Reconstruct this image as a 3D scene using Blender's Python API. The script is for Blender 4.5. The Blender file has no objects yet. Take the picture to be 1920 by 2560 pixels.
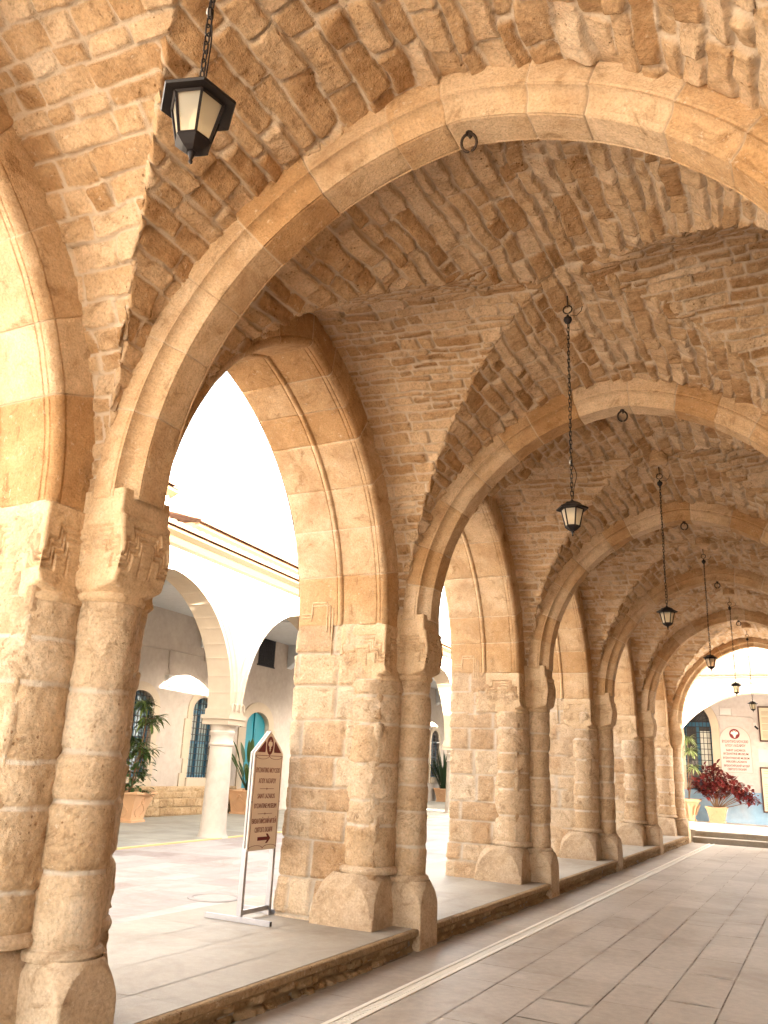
import bpy, math, random
import numpy as np
from mathutils import Vector, Matrix

random.seed(7)
SC = bpy.context.scene
COL = SC.collection
rad = math.radians

# ------------------------------------------------------------------ constants
CAM = (3.50312, -3.74052, 1.59501)
YAW, PITCH, ROLL = rad(27.8947), rad(17.0569), rad(2.6504)
YC = [None, -0.15, 4.10, 8.33, 12.50, 16.80, 21.15]      # pillar centres along the arcade
BAYS = [(-4.40, YC[1])] + [(YC[i], YC[i+1]) for i in range(1, 6)]
XC = 1.96           # middle of the walk
ZS = 2.97           # springing height
PZ = 0.18           # top of the pavement the pillars stand on
TA, TE, ZT, RT = 1.95, 0.20, 3.05, .255
SK = .07            # the cross arches stand slightly askew to the arcade     # transverse arch half span, pointedness
CROWN_ARC = 5.25
RIB = 0.30
XIN, XOUT = -0.33, -1.38   # faces of the arcade wall
LX = 1.99           # lantern line

# ------------------------------------------------------------------ noise
def _h(ix, iy, iz, s):
    n = (ix.astype(np.int64)*374761393 + iy.astype(np.int64)*668265263 + iz.astype(np.int64)*2147483647 + int(s)*1274126177) & 0xffffffff
    n = ((n ^ (n >> 13))*1274126177) & 0xffffffff
    n = ((n ^ (n >> 15))*2246822519) & 0xffffffff
    return ((n ^ (n >> 16)) & 0xffffff)/16777215.0
def vn(x, y, z=0.0, s=0):
    x, y, z = np.broadcast_arrays(np.asarray(x, float), np.asarray(y, float), np.asarray(z, float))
    ix, iy, iz = np.floor(x), np.floor(y), np.floor(z)
    fx, fy, fz = x-ix, y-iy, z-iz
    fx, fy, fz = [f*f*(3-2*f) for f in (fx, fy, fz)]
    r = 0
    for a in (0, 1):
        for b in (0, 1):
            for c in (0, 1):
                r = r + _h(ix+a, iy+b, iz+c, s)*(fx if a else 1-fx)*(fy if b else 1-fy)*(fz if c else 1-fz)
    return r
def fbm(x, y, z=0.0, s=0, o=3):
    r, a, t, k = 0, 1.0, 0, 1.0
    for i in range(o):
        r = r + a*vn(np.asarray(x)*k, np.asarray(y)*k, np.asarray(z)*k, s+i*17); t += a; a *= .5; k *= 2.03
    return r/t
def sstep(a, b, x):
    t = np.clip((x-a)/(b-a), 0, 1); return t*t*(3-2*t)

# ------------------------------------------------------------------ masonry pattern
def masonry(u, v, seed, ch, sl, warp=.02, wf=3.0, rc=.03, joint=.012, rowwarp=None):
    """irregular coursed stones: distance to the joint, stone tone, offset, centre-relative coords"""
    rng = np.random.default_rng(seed)
    u2 = u + warp*2*(fbm(u*wf, v*wf, 0, seed, 2)-.5)
    v2 = v + warp*2*(fbm(u*wf, v*wf, 5.5, seed+3, 2)-.5)
    if rowwarp: v2 = v2 + rowwarp*2*(fbm(u*.9, v*.35, 2.2, seed+9, 2)-.5)
    v0, v1 = float(v2.min())-.3, float(v2.max())+.3
    n = int((v1-v0)/ch[0])+3
    b = v0+np.concatenate([[0], np.cumsum(rng.uniform(ch[0], ch[1], n))])
    row = np.clip(np.searchsorted(b, v2.ravel())-1, 0, n-1)
    u0, u1 = float(u2.min())-1, float(u2.max())+1
    m = int((u1-u0)/sl[0])+3
    uf = u2.ravel(); vf = v2.ravel()
    d = np.zeros(uf.shape); tone = np.zeros(uf.shape); off = np.zeros(uf.shape); du = np.zeros(uf.shape); dv = np.zeros(uf.shape); t2 = np.zeros(uf.shape)
    order = np.argsort(row, kind='stable'); rs = row[order]
    starts = np.searchsorted(rs, np.arange(n)); ends = np.searchsorted(rs, np.arange(n), side='right')
    for r in range(n):
        if starts[r] == ends[r]:
            rng.random(4*m+1); continue
        I = order[starts[r]:ends[r]]
        L = sl[0]+(sl[1]-sl[0])*rng.random(m)**1.3
        c = u0-rng.random()*sl[1]+np.concatenate([[0], np.cumsum(L)])
        to, of, tt = rng.random(m), rng.random(m), rng.random(m)
        k = np.clip(np.searchsorted(c, uf[I])-1, 0, m-1)
        dx = np.minimum(uf[I]-c[k], c[k+1]-uf[I])
        dy = np.minimum(vf[I]-b[r], b[r+1]-vf[I])
        dd = np.minimum(dx, dy)
        q = (dx < rc) & (dy < rc)
        dd = np.where(q, rc-np.hypot(rc-dx, rc-dy), dd)
        d[I] = dd-joint*.5; tone[I] = to[k]; off[I] = of[k]; t2[I] = tt[k]
        du[I] = (uf[I]-c[k])/(c[k+1]-c[k])-.5; dv[I] = (vf[I]-b[r])/(b[r+1]-b[r])-.5
    sh = u2.shape
    return [a.reshape(sh) for a in (d, tone, off, t2, du, dv)]

def stonework(u, v, w, seed, ch, sl, H=.02, edge=.02, rough=.006, offs=.008, tilt=.01, warp=.02, wf=3., rc=.03, joint=.012, rf=14., rowwarp=None):
    """height, tone, mask for a wall of stones; w = third coordinate for the noise"""
    d, tone, off, t2, du, dv = masonry(u, v, seed, ch, sl, warp, wf, rc, joint, rowwarp)
    d = d+.012*(fbm(u*16, v*16, w, seed+21, 2)-.5)*min(1, warp*45)
    mask = sstep(-.002, .006, d)
    body = sstep(0, edge, d)
    Hl = H*(.45+1.1*fbm(u*1.3, v*1.3, w+3, seed+31, 2))
    rid = 1-np.abs(2*fbm(u*rf*.6, v*rf*.6, w*2+9, seed+33, 3)-1)*2.2
    h = Hl*body+mask*rough*.9*(rid-.4)+mask*(offs*(off-.5)*2+tilt*((t2-.5)*2*du+(tone-.5)*2*dv))
    n1 = fbm(u*rf, v*rf, w*rf, seed+5, 4)-.5
    n2 = vn(u*rf*.35, v*rf*.35, w*2, seed+8)-.5
    h = h+mask*(rough*2*n1+rough*1.2*n2)+(1-mask)*.004*n1
    tn = np.clip(tone*.8+.1+.5*(fbm(u*2.5, v*2.5, w, seed+6, 3)-.5), 0, 1)
    return h, tn, mask

# ------------------------------------------------------------------ mesh helpers
def wloc(o):
    p = np.zeros(3)
    while o is not None: p = p+np.array(o.location); o = o.parent
    return p
class MB:
    def skew(s):
        for v in s.v: v[:, 1] += SK*v[:, 0]
        return s
    def __init__(s): s.v = []; s.f = []; s.n = 0; s.t = []; s.m = []
    def add(s, V, F, tone=None, mask=None):
        V = np.asarray(V, float).reshape(-1, 3); k = len(V)
        s.v.append(V)
        for q in F: s.f.append(np.asarray(q)+s.n)
        s.t.append(np.full(k, .5) if tone is None else np.broadcast_to(np.asarray(tone, float), (k,)) if np.ndim(tone) == 0 else np.asarray(tone, float).ravel())
        s.m.append(np.full(k, 1.) if mask is None else np.broadcast_to(np.asarray(mask, float), (k,)) if np.ndim(mask) == 0 else np.asarray(mask, float).ravel())
        s.n += k
    def grid(s, P, tone=None, mask=None, wu=False, wv=False, keep=None, flip=False):
        n, m = P.shape[:2]
        I = np.arange(n*m).reshape(n, m)
        a = I if not wu else np.vstack([I, I[:1]])
        a = a if not wv else np.hstack([a, a[:, :1]])
        q = np.stack([a[:-1, :-1], a[1:, :-1], a[1:, 1:], a[:-1, 1:]], -1).reshape(-1, 4)
        if keep is not None: q = q[keep.ravel()]
        if flip: q = q[:, ::-1]
        s.add(P, [q], tone, mask)
    def box(s, c, d, tone=.5, M=None):
        c = np.array(c, float); d = np.array(d, float)/2
        V = np.array([[x, y, z] for x in (-1, 1) for y in (-1, 1) for z in (-1, 1)], float)*d
        if M is not None: V = V @ np.array(M).T
        V = V+c
        F = np.array([[0, 1, 3, 2], [4, 6, 7, 5], [0, 4, 5, 1], [2, 3, 7, 6], [0, 2, 6, 4], [1, 5, 7, 3]])
        s.add(V, [F], tone)
    def b2(s, a, b, tone=.5):
        a = np.array(a, float); b = np.array(b, float); s.box((a+b)/2, np.abs(b-a), tone)
    def prism(s, poly, ax, h0, h1, tone=.5):
        """polygon (list of 2d points) extruded along axis ax from h0 to h1; the 2d axes are the other two in order"""
        o = [i for i in range(3) if i != ax]; n = len(poly)
        V = np.zeros((2*n, 3)); p = np.array(poly, float)
        for k, h in enumerate((h0, h1)):
            V[k*n:(k+1)*n, o[0]] = p[:, 0]; V[k*n:(k+1)*n, o[1]] = p[:, 1]; V[k*n:(k+1)*n, ax] = h
        F = [np.arange(n)[::-1].reshape(1, n), (np.arange(n)+n).reshape(1, n)]
        i = np.arange(n); j = (i+1) % n
        F.append(np.stack([i, j, j+n, i+n], -1))
        s.add(V, F, tone)
    def tube(s, pts, r, n=8, tone=.5, cap=True, closed=False):
        pts = np.array(pts, float); k = len(pts); r = np.broadcast_to(np.asarray(r, float), (k,))
        T = np.gradient(pts, axis=0) if not closed else np.roll(pts, -1, 0)-np.roll(pts, 1, 0)
        T /= np.linalg.norm(T, axis=1)[:, None]+1e-12
        up = np.array([0, 0, 1.]) if abs(T[0][2]) < .9 else np.array([1., 0, 0])
        A = np.cross(T, up); A /= np.linalg.norm(A, axis=1)[:, None]+1e-12
        B = np.cross(T, A)
        th = np.linspace(0, 2*np.pi, n, endpoint=False)
        P = pts[:, None]+r[:, None, None]*(np.cos(th)[None, :, None]*A[:, None]+np.sin(th)[None, :, None]*B[:, None])
        s.grid(P, np.full((k, n), tone), None, wu=closed, wv=True)
        if cap and not closed:
            base = s.n-k*n
            s.f.append(np.arange(n).reshape(1, n)+base); s.f.append((np.arange(n)[::-1]+(k-1)*n).reshape(1, n)+base)
    def lathe(s, prof, c, n=24, tone=.5, cap=True):
        prof = np.array(prof, float); th = np.linspace(0, 2*np.pi, n, endpoint=False)
        P = np.zeros((len(prof), n, 3)); P[..., 0] = c[0]+prof[:, :1]*np.cos(th); P[..., 1] = c[1]+prof[:, :1]*np.sin(th); P[..., 2] = c[2]+prof[:, 1:]
        s.grid(P, np.full(P.shape[:2], tone), None, wv=True)
        if cap:
            base = s.n-len(prof)*n
            s.f.append((np.arange(n)[::-1]).reshape(1, n)+base); s.f.append((np.arange(n)+(len(prof)-1)*n).reshape(1, n)+base)
    def build(s, name, mat, parent=None, smooth=False, sharp=None):
        V = np.concatenate(s.v) if s.v else np.zeros((0, 3))
        if parent is not None: V = V-wloc(parent)
        me = bpy.data.meshes.new(name)
        sizes = np.concatenate([np.full(len(q), q.shape[1]) for q in s.f]); loops = np.concatenate([q.ravel() for q in s.f])
        me.vertices.add(len(V)); me.vertices.foreach_set('co', V.ravel().astype(np.float32))
        me.loops.add(len(loops)); me.loops.foreach_set('vertex_index', loops.astype(np.int32))
        me.polygons.add(len(sizes)); st = np.concatenate([[0], np.cumsum(sizes)[:-1]])
        me.polygons.foreach_set('loop_start', st.astype(np.int32)); me.polygons.foreach_set('loop_total', sizes.astype(np.int32))
        me.update(calc_edges=True)
        for nm, src in (('tone', s.t), ('mask', s.m)):
            at = me.attributes.new(nm, 'FLOAT', 'POINT'); at.data.foreach_set('value', np.concatenate(src).astype(np.float32))
        me.polygons.foreach_set('use_smooth', np.full(len(sizes), bool(smooth)))
        if smooth and sharp: me.set_sharp_from_angle(angle=rad(sharp))
        me.validate()
        ob = bpy.data.objects.new(name, me); COL.objects.link(ob)
        if mat is not None: me.materials.append(mat)
        if parent is not None: ob.parent = parent
        return ob

def thing(name, label, cat, loc=(0, 0, 0), group=None):
    o = bpy.data.objects.new(name, None); COL.objects.link(o); o.location = loc
    o.empty_display_size = .2
    o['label'] = label; o['category'] = cat
    if group: o['group'] = group
    return o
def tag(o, label, cat, group=None):
    o['label'] = label; o['category'] = cat
    if group: o['group'] = group
    return o
def struct(o, label=None, cat=None):
    o['kind'] = 'structure'
    if label: o['label'] = label
    if cat: o['category'] = cat
    return o

# ------------------------------------------------------------------ materials
def lin(c): return tuple((x/12.92 if x <= .04045 else ((x+.055)/1.055)**2.4) for x in c)
class NT:
    def __init__(s, name):
        s.m = bpy.data.materials.new(name); s.m.use_nodes = True; s.t = s.m.node_tree; s.t.nodes.clear()
        s.out = s.t.nodes.new('ShaderNodeOutputMaterial'); s.b = s.t.nodes.new('ShaderNodeBsdfPrincipled')
        s.t.links.new(s.b.outputs[0], s.out.inputs[0])
    def n(s, ty, **k):
        o = s.t.nodes.new(ty)
        for a, v in k.items(): setattr(o, a, v)
        return o
    def l(s, a, b): s.t.links.new(a, b)
    def coord(s, kind='Object'): return s.n('ShaderNodeTexCoord').outputs[kind]
    def noise(s, scale, detail=4, rough=.55, vec=None, dist=0):
        o = s.n('ShaderNodeTexNoise'); o.inputs['Scale'].default_value = scale; o.inputs['Detail'].default_value = detail; o.inputs['Roughness'].default_value = rough; o.inputs['Distortion'].default_value = dist
        s.l(vec if vec is not None else s.coord(), o.inputs['Vector']); return o.outputs[0]
    def ramp(s, fac, stops, interp='LINEAR'):
        o = s.n('ShaderNodeValToRGB'); o.color_ramp.interpolation = interp; e = o.color_ramp.elements
        while len(e) < len(stops): e.new(.5)
        for el, (p, c) in zip(e, stops): el.position = p; el.color = (*c[:3], 1) if not np.isscalar(c) else (c, c, c, 1)
        s.l(fac, o.inputs[0]); return o.outputs[0]
    def math(s, op, a, b=None, clamp=False):
        o = s.n('ShaderNodeMath', operation=op, use_clamp=clamp)
        for i, x in enumerate((a, b)):
            if x is None: continue
            if np.isscalar(x): o.inputs[i].default_value = x
            else: s.l(x, o.inputs[i])
        return o.outputs[0]
    def mix(s, fac, a, b, blend='MIX'):
        o = s.n('ShaderNodeMix', data_type='RGBA', blend_type=blend); o.clamp_factor = True
        for i, x in ((0, fac), (6, a), (7, b)):
            if hasattr(x, 'is_linked'): s.l(x, o.inputs[i])
            elif np.isscalar(x): o.inputs[i].default_value = x if i == 0 else (x, x, x, 1)
            else: o.inputs[i].default_value = (*x[:3], 1)
        return o.outputs[2]
    def attr(s, name): return s.n('ShaderNodeAttribute', attribute_name=name).outputs['Fac']
    def bump(s, h, strength, dist=.01, normal=None):
        o = s.n('ShaderNodeBump'); o.inputs['Strength'].default_value = strength; o.inputs['Distance'].default_value = dist
        s.l(h, o.inputs['Height'])
        if normal is not None: s.l(normal, o.inputs['Normal'])
        s.l(o.outputs[0], s.b.inputs['Normal']); return o.outputs[0]
    def set(s, **k):
        for a, v in k.items():
            i = s.b.inputs[a.replace('_', ' ')]
            if hasattr(v, 'is_linked'): s.l(v, i)
            else: i.default_value = (*v, 1) if (not np.isscalar(v) and len(v) == 3) else v
        return s.m

def stone_material(name, stops, mortar, tonemix=.6, fine=55., bump=.35, patch=None, pits=True):
    t = NT(name)
    big = t.noise(1.7, 5, .6); mid = t.noise(9, 5, .65); fin = t.noise(fine, 4, .6)
    f = t.math('ADD', t.math('MULTIPLY', t.attr('tone'), tonemix), t.math('MULTIPLY', mid, 1-tonemix))
    f = t.math('ADD', f, t.math('MULTIPLY', t.math('SUBTRACT', big, .5), .5), True)
    c = t.ramp(f, stops)
    c = t.mix(1., c, t.ramp(fin, [(.25, .72), (.5, 1.), (.75, 1.18)]), 'MULTIPLY')
    c = t.mix(1., c, t.ramp(t.noise(5.5, 8, .78, dist=.7), [(.30, (.46, .38, .30)), (.45, (.95, .93, .90)), (.60, (1.04, 1.04, 1.04)), (.72, (1.32, 1.36, 1.42))]), 'MULTIPLY')
    c = t.mix(t.math('MULTIPLY', t.ramp(t.noise(24, 7, .75, dist=.5), [(.59, 0.), (.66, 1.)]), .55), c, (.74, .64, .50))
    h = t.math('ADD', t.math('MULTIPLY', fin, .55), t.math('MULTIPLY', t.noise(19, 8, .72), 1.6))
    if pits:
        pv = t.n('ShaderNodeTexVoronoi'); pv.inputs['Scale'].default_value = 26; t.l(t.coord(), pv.inputs['Vector'])
        pit = t.ramp(t.math('ADD', pv.outputs['Distance'], t.math('MULTIPLY', t.math('SUBTRACT', mid, .5), .9)), [(.03, 0.), (.18, 1.)])
        pit = t.math('MAXIMUM', pit, t.ramp(t.noise(2.3, 3), [(.45, 1.), (.62, 0.)]))
        c = t.mix(1., c, t.mix(pit, (.55, .43, .33), (1, 1, 1)), 'MULTIPLY')
        h = t.math('ADD', h, t.math('MULTIPLY', pit, .7))
    if patch:   # grey brown weathering blotches and pale salts
        w = t.ramp(t.noise(1.1, 6, .7, dist=.6), [(.5, 0.), (.66, 1.)])
        c = t.mix(t.math('MULTIPLY', w, patch[1]), c, patch[0])
    mo = t.mix(t.noise(6, 4), [x*.8 for x in mortar], mortar)
    c = t.mix(t.attr('mask'), mo, c)
    t.bump(h, min(1, bump*1.9), .03)
    return t.set(Base_Color=c, Roughness=.92, Specular_IOR_Level=.2)

RUB = [(.06, (.30, .155, .068)), (.25, (.465, .29, .15)), (.50, (.58, .405, .245)), (.76, (.68, .52, .36)), (1., (.77, .66, .52))]
ASH = [(.0, (.34, .195, .09)), (.3, (.52, .355, .215)), (.6, (.63, .475, .32)), (.85, (.70, .57, .42)), (1., (.76, .66, .53))]
M_RUB = stone_material('rubble_vault_stone', RUB, (.73, .605, .465))
M_ARCH = stone_material('dressed_arch_stone', [(.0, (.37, .20, .085)), (.3, (.50, .315, .16)), (.6, (.60, .435, .275)), (1., (.72, .59, .44))], (.74, .62, .47), .72, 70., .25, ((.34, .19, .085), .5), pits=False)
M_PIER = stone_material('ashlar_pier_stone', ASH, (.68, .58, .46), .65, 50., .4, ((.40, .30, .22), .35))
M_SHAFT = stone_material('weathered_shaft_stone', [(.0, (.42, .265, .135)), (.3, (.58, .415, .26)), (.6, (.68, .525, .365)), (1., (.77, .67, .54))], (.76, .66, .54), .5, 45., .42, ((.36, .23, .12), .42))
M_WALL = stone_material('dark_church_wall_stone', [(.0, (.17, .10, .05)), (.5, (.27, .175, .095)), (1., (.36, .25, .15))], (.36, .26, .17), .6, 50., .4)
M_BASE = stone_material('worn_base_stone', [(.0, (.34, .23, .14)), (.5, (.50, .38, .26)), (1., (.62, .51, .39))], (.6, .5, .38), .3, 50., .22, ((.36, .26, .19), .45), pits=False)
M_CARVE = stone_material('carved_capital_stone', [(.0, (.42, .27, .15)), (.5, (.60, .445, .285)), (1., (.70, .565, .41))], (.6, .47, .31), .3, 60., .16, ((.42, .30, .19), .3), pits=False)
M_KERB = stone_material('kerb_stone', [(.0, (.24, .15, .075)), (.5, (.38, .26, .145)), (1., (.52, .39, .25))], (.34, .24, .14), .6, 40., .4)

def paving(name, stops, rough=.55, bump=.15, wear=.35, spec=.35):
    t = NT(name)
    n1 = t.noise(1.3, 5, .6); n2 = t.noise(14, 5, .6); n3 = t.noise(160, 2)
    f = t.math('ADD', t.math('MULTIPLY', t.attr('tone'), .5), t.math('MULTIPLY', n1, .5), True)
    c = t.ramp(f, stops)
    c = t.mix(wear, c, t.mix(1., c, t.ramp(n2, [(.3, .72), (.7, 1.25)]), 'MULTIPLY'))
    c = t.mix(1., c, t.ramp(n3, [(.3, .88), (.7, 1.10)]), 'MULTIPLY')
    c = t.mix(1., c, t.ramp(t.noise(.75, 8, .72, dist=.6), [(.34, (.80, .76, .72)), (.5, (1, 1, 1)), (.68, (1.10, 1.11, 1.12))]), 'MULTIPLY')
    c = t.mix(t.math('MULTIPLY', t.ramp(t.noise(3.2, 9, .8, dist=1.2), [(.62, 0.), (.70, 1.)]), .35), c, (.52, .46, .38))
    t.bump(t.math('ADD', n2, t.math('MULTIPLY', n3, .4)), bump, .006)
    return t.set(Base_Color=c, Roughness=t.math('ADD', t.math('MULTIPLY', n2, .25), rough-.12), Specular_IOR_Level=spec)
M_FLOOR = paving('walk_slabs', [(.0, (.315, .268, .218)), (.4, (.37, .322, .27)), (.7, (.40, .352, .30)), (1., (.46, .415, .36))], .5, .2, .55)
M_PLAT = paving('pavement_slabs', [(.0, (.29, .25, .20)), (.5, (.345, .305, .25)), (1., (.41, .37, .31))], .6)
M_COURT = paving('courtyard_slabs', [(.0, (.24, .165, .145)), (.3, (.335, .285, .26)), (.6, (.385, .35, .32)), (1., (.43, .40, .37))], .7)
M_PORT = paving('portico_slabs', [(.0, (.27, .255, .215)), (.5, (.34, .325, .275)), (1., (.42, .395, .34))], .6)
def simple(name, c, rough=.5, metal=0., var=.2, scale=8., spec=.4, bump=0., bscale=40.):
    t = NT(name)
    n = t.noise(scale, 5, .6)
    col = t.mix(n, [x*(1-var) for x in c], [min(1, x*(1+var)) for x in c])
    if bump: t.bump(t.noise(bscale, 4), bump, .006)
    return t.set(Base_Color=col, Roughness=rough, Metallic=metal, Specular_IOR_Level=spec)
def grout():
    t = NT('joint_mortar'); n = t.ramp(t.noise(1.6, 6, .75), [(.46, 0.), (.60, 1.)])
    return t.set(Base_Color=t.mix(n, (.21, .175, .14), (.56, .50, .42)), Roughness=.95)
M_GROUT = grout()
M_GROUTL = simple('pale_joint_mortar', (.36, .32, .27), .95, var=.3, scale=6)
M_DRAIN = simple('drain_stone', (.70, .65, .56), .7, var=.12, scale=20)
M_DARK = simple('dark_gap', (.05, .04, .03), .9)
M_IRON = simple('black_iron', (.014, .010, .010), .5, .0, .3, 30, .25)
M_RUST = simple('rusty_iron', (.045, .026, .017), .7, .3, .4, 40)
M_ALU = simple('aluminium_tube', (.36, .36, .39), .42, .6, .1, 25)
M_BOARD = simple('sign_board_cream', (.80, .71, .62), .45, var=.03)
M_BOARDEDGE = simple('sign_board_edge', (.55, .54, .53), .5, var=.08)
M_MAROON = simple('sign_maroon', (.135, .008, .014), .5, var=.05)
M_LETTER = simple('sign_letters', (.20, .045, .035), .5, var=.1)
def plaster(name, c, stain=(.5, .42, .34), amt=.35):
    t = NT(name)
    n = t.ramp(t.noise(.9, 7, .65, dist=.4), [(.42, 0.), (.75, 1.)])
    cc = t.mix(t.math('MULTIPLY', n, amt), c, stain)
    cc = t.mix(1., cc, t.ramp(t.noise(7, 5), [(.3, .92), (.7, 1.06)]), 'MULTIPLY')
    t.bump(t.noise(18, 6), .18, .01)
    return t.set(Base_Color=cc, Roughness=.9, Specular_IOR_Level=.2)
M_WHITE = plaster('white_plaster', (.48, .487, .495), (.43, .42, .41), .35)
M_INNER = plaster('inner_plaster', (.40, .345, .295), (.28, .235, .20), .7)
M_LILAC = plaster('pale_wall_plaster', (.43, .385, .355), (.36, .315, .285), .4)
M_BLUE = plaster('pale_blue_dado', (.22, .34, .45), (.33, .345, .37), .7)
M_TRIM = simple('limestone_trim', (.40, .325, .24), .85, var=.12, scale=5, bump=.2)
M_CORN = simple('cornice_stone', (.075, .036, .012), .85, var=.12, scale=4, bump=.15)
M_COLM = plaster('old_column_marble', (.50, .44, .37), (.33, .27, .22), .7)
M_TEAL = simple('teal_paint', (.008, .17, .22), .4, var=.12, scale=3)
M_BFRAME = simple('blue_window_paint', (.025, .10, .16), .45, var=.1)
M_GRILLE = simple('grille_iron', (.018, .014, .016), .5, .2)
def glass_mat(name, c, rough=.12):
    t = NT(name); n = t.noise(1.3, 3)
    return t.set(Base_Color=t.mix(n, [x*.5 for x in c], c), Roughness=rough, Specular_IOR_Level=.6)
M_PANE = glass_mat('dim_window_glass', (.10, .085, .075))
M_PANEB = glass_mat('bluish_window_glass', (.16, .24, .26))
M_CURT = simple('pale_window_blind', (.62, .60, .52), .6, var=.1)
M_BLIND = simple('dull_window_blind', (.22, .23, .21), .6, var=.2)
M_SHUT = simple('brown_louvre_shutter', (.075, .04, .028), .6, var=.2)
def roof_tile():
    t = NT('clay_roof_tiles'); n = t.noise(5, 5); a = t.attr('tone')
    c = t.ramp(t.math('ADD', t.math('MULTIPLY', a, .6), t.math('MULTIPLY', n, .4)), [(.1, (.08, .028, .012)), (.5, (.12, .05, .024)), (.9, (.19, .095, .05))])
    return t.set(Base_Color=c, Roughness=.9)
M_TILE = roof_tile()
M_TERRA = simple('pale_terracotta', (.52, .31, .17), .85, var=.12, scale=6, bump=.2)
M_CREAMPOT = simple('cream_cast_stone', (.33, .21, .115), .85, var=.1, scale=6, bump=.2)
M_SOIL = simple('potting_soil', (.06, .04, .028), .95)
M_WOOD = simple('brown_stem', (.17, .10, .055), .85, var=.3, scale=20)
def leaf(name, a, b, c):
    t = NT(name)
    col = t.ramp(t.math('ADD', t.math('MULTIPLY', t.attr('tone'), .8), t.math('MULTIPLY', t.noise(9, 3), .2)), [(.1, a), (.5, b), (.9, c)])
    t.set(Base_Color=col, Roughness=.42, Specular_IOR_Level=.45)
    tr = t.n('ShaderNodeBsdfTranslucent'); t.l(col, tr.inputs[0]); mx = t.n('ShaderNodeMixShader'); mx.inputs[0].default_value = .22
    t.l(t.b.outputs[0], mx.inputs[1]); t.l(tr.outputs[0], mx.inputs[2]); t.l(mx.outputs[0], t.out.inputs[0]); return t.m
M_LEAF = leaf('green_leaves', (.025, .05, .012), (.05, .09, .02), (.12, .16, .035))
M_LEAFD = leaf('dark_green_leaves', (.012, .028, .01), (.025, .05, .016), (.05, .09, .03))
M_LEAFP = leaf('pale_striped_leaves', (.13, .19, .05), (.25, .32, .11), (.50, .52, .30))
M_CROT = leaf('croton_leaves', (.028, .005, .006), (.13, .016, .016), (.28, .10, .022))
def lantern_glass():
    t = NT('frosted_lantern_glass')
    col = t.mix(t.noise(12, 3), (.90, .80, .60), (.97, .90, .76))
    tr = t.n('ShaderNodeBsdfTransparent'); t.l(col, tr.inputs[0]); tl = t.n('ShaderNodeBsdfTranslucent'); t.l(col, tl.inputs[0])
    t.set(Base_Color=col, Roughness=.35, Specular_IOR_Level=.5)
    a = t.n('ShaderNodeMixShader'); a.inputs[0].default_value = .5; t.l(tl.outputs[0], a.inputs[1]); t.l(t.b.outputs[0], a.inputs[2])
    b = t.n('ShaderNodeMixShader'); b.inputs[0].default_value = .5; t.l(tr.outputs[0], b.inputs[1]); t.l(a.outputs[0], b.inputs[2]); t.l(b.outputs[0], t.out.inputs[0]); return t.m
M_LGLASS = lantern_glass()
M_BULB = simple('white_bulb', (.85, .82, .75), .35, var=.03)
M_WPLAST = simple('white_plastic', (.48, .45, .42), .45, var=.04)
M_PAPER = simple('cream_paper', (.48, .41, .29), .7, var=.06, scale=3)
M_INK = simple('faint_ink', (.17, .13, .10), .8)
M_BROWNFRAME = simple('dark_brown_frame', (.05, .02, .016), .5)
M_GROUND = simple('bare_earth', (.42, .36, .29), .95, var=.15, scale=.5)
M_ROOFSLAB = simple('roof_screed', (.45, .40, .34), .95, var=.1)

# ------------------------------------------------------------------ arches
def arch_pts(mid, a, e, zs, rho, n):
    """n points of a two-centred arch, offset rho outward, from left spring to right spring; returns h, z, normal(h,z) outward, arc length"""
    r = a+e
    R = r+rho; fe = math.acos(min(1, e/R)); k = n//2+1
    t = np.linspace(0, fe, k)
    hl = mid+e-R*np.cos(t); z = zs+R*np.sin(t)
    nl = np.stack([-np.cos(t), np.sin(t)], -1)
    h = np.concatenate([hl, (2*mid-hl)[::-1][1:]]); zz = np.concatenate([z, z[::-1][1:]])
    nr = nl.copy(); nr[:, 0] *= -1
    N = np.concatenate([nl, nr[::-1][1:]])
    s = np.concatenate([t*r, (2*fe*r-t*r)[::-1][1:]])
    return h, zz, N, s

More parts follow.
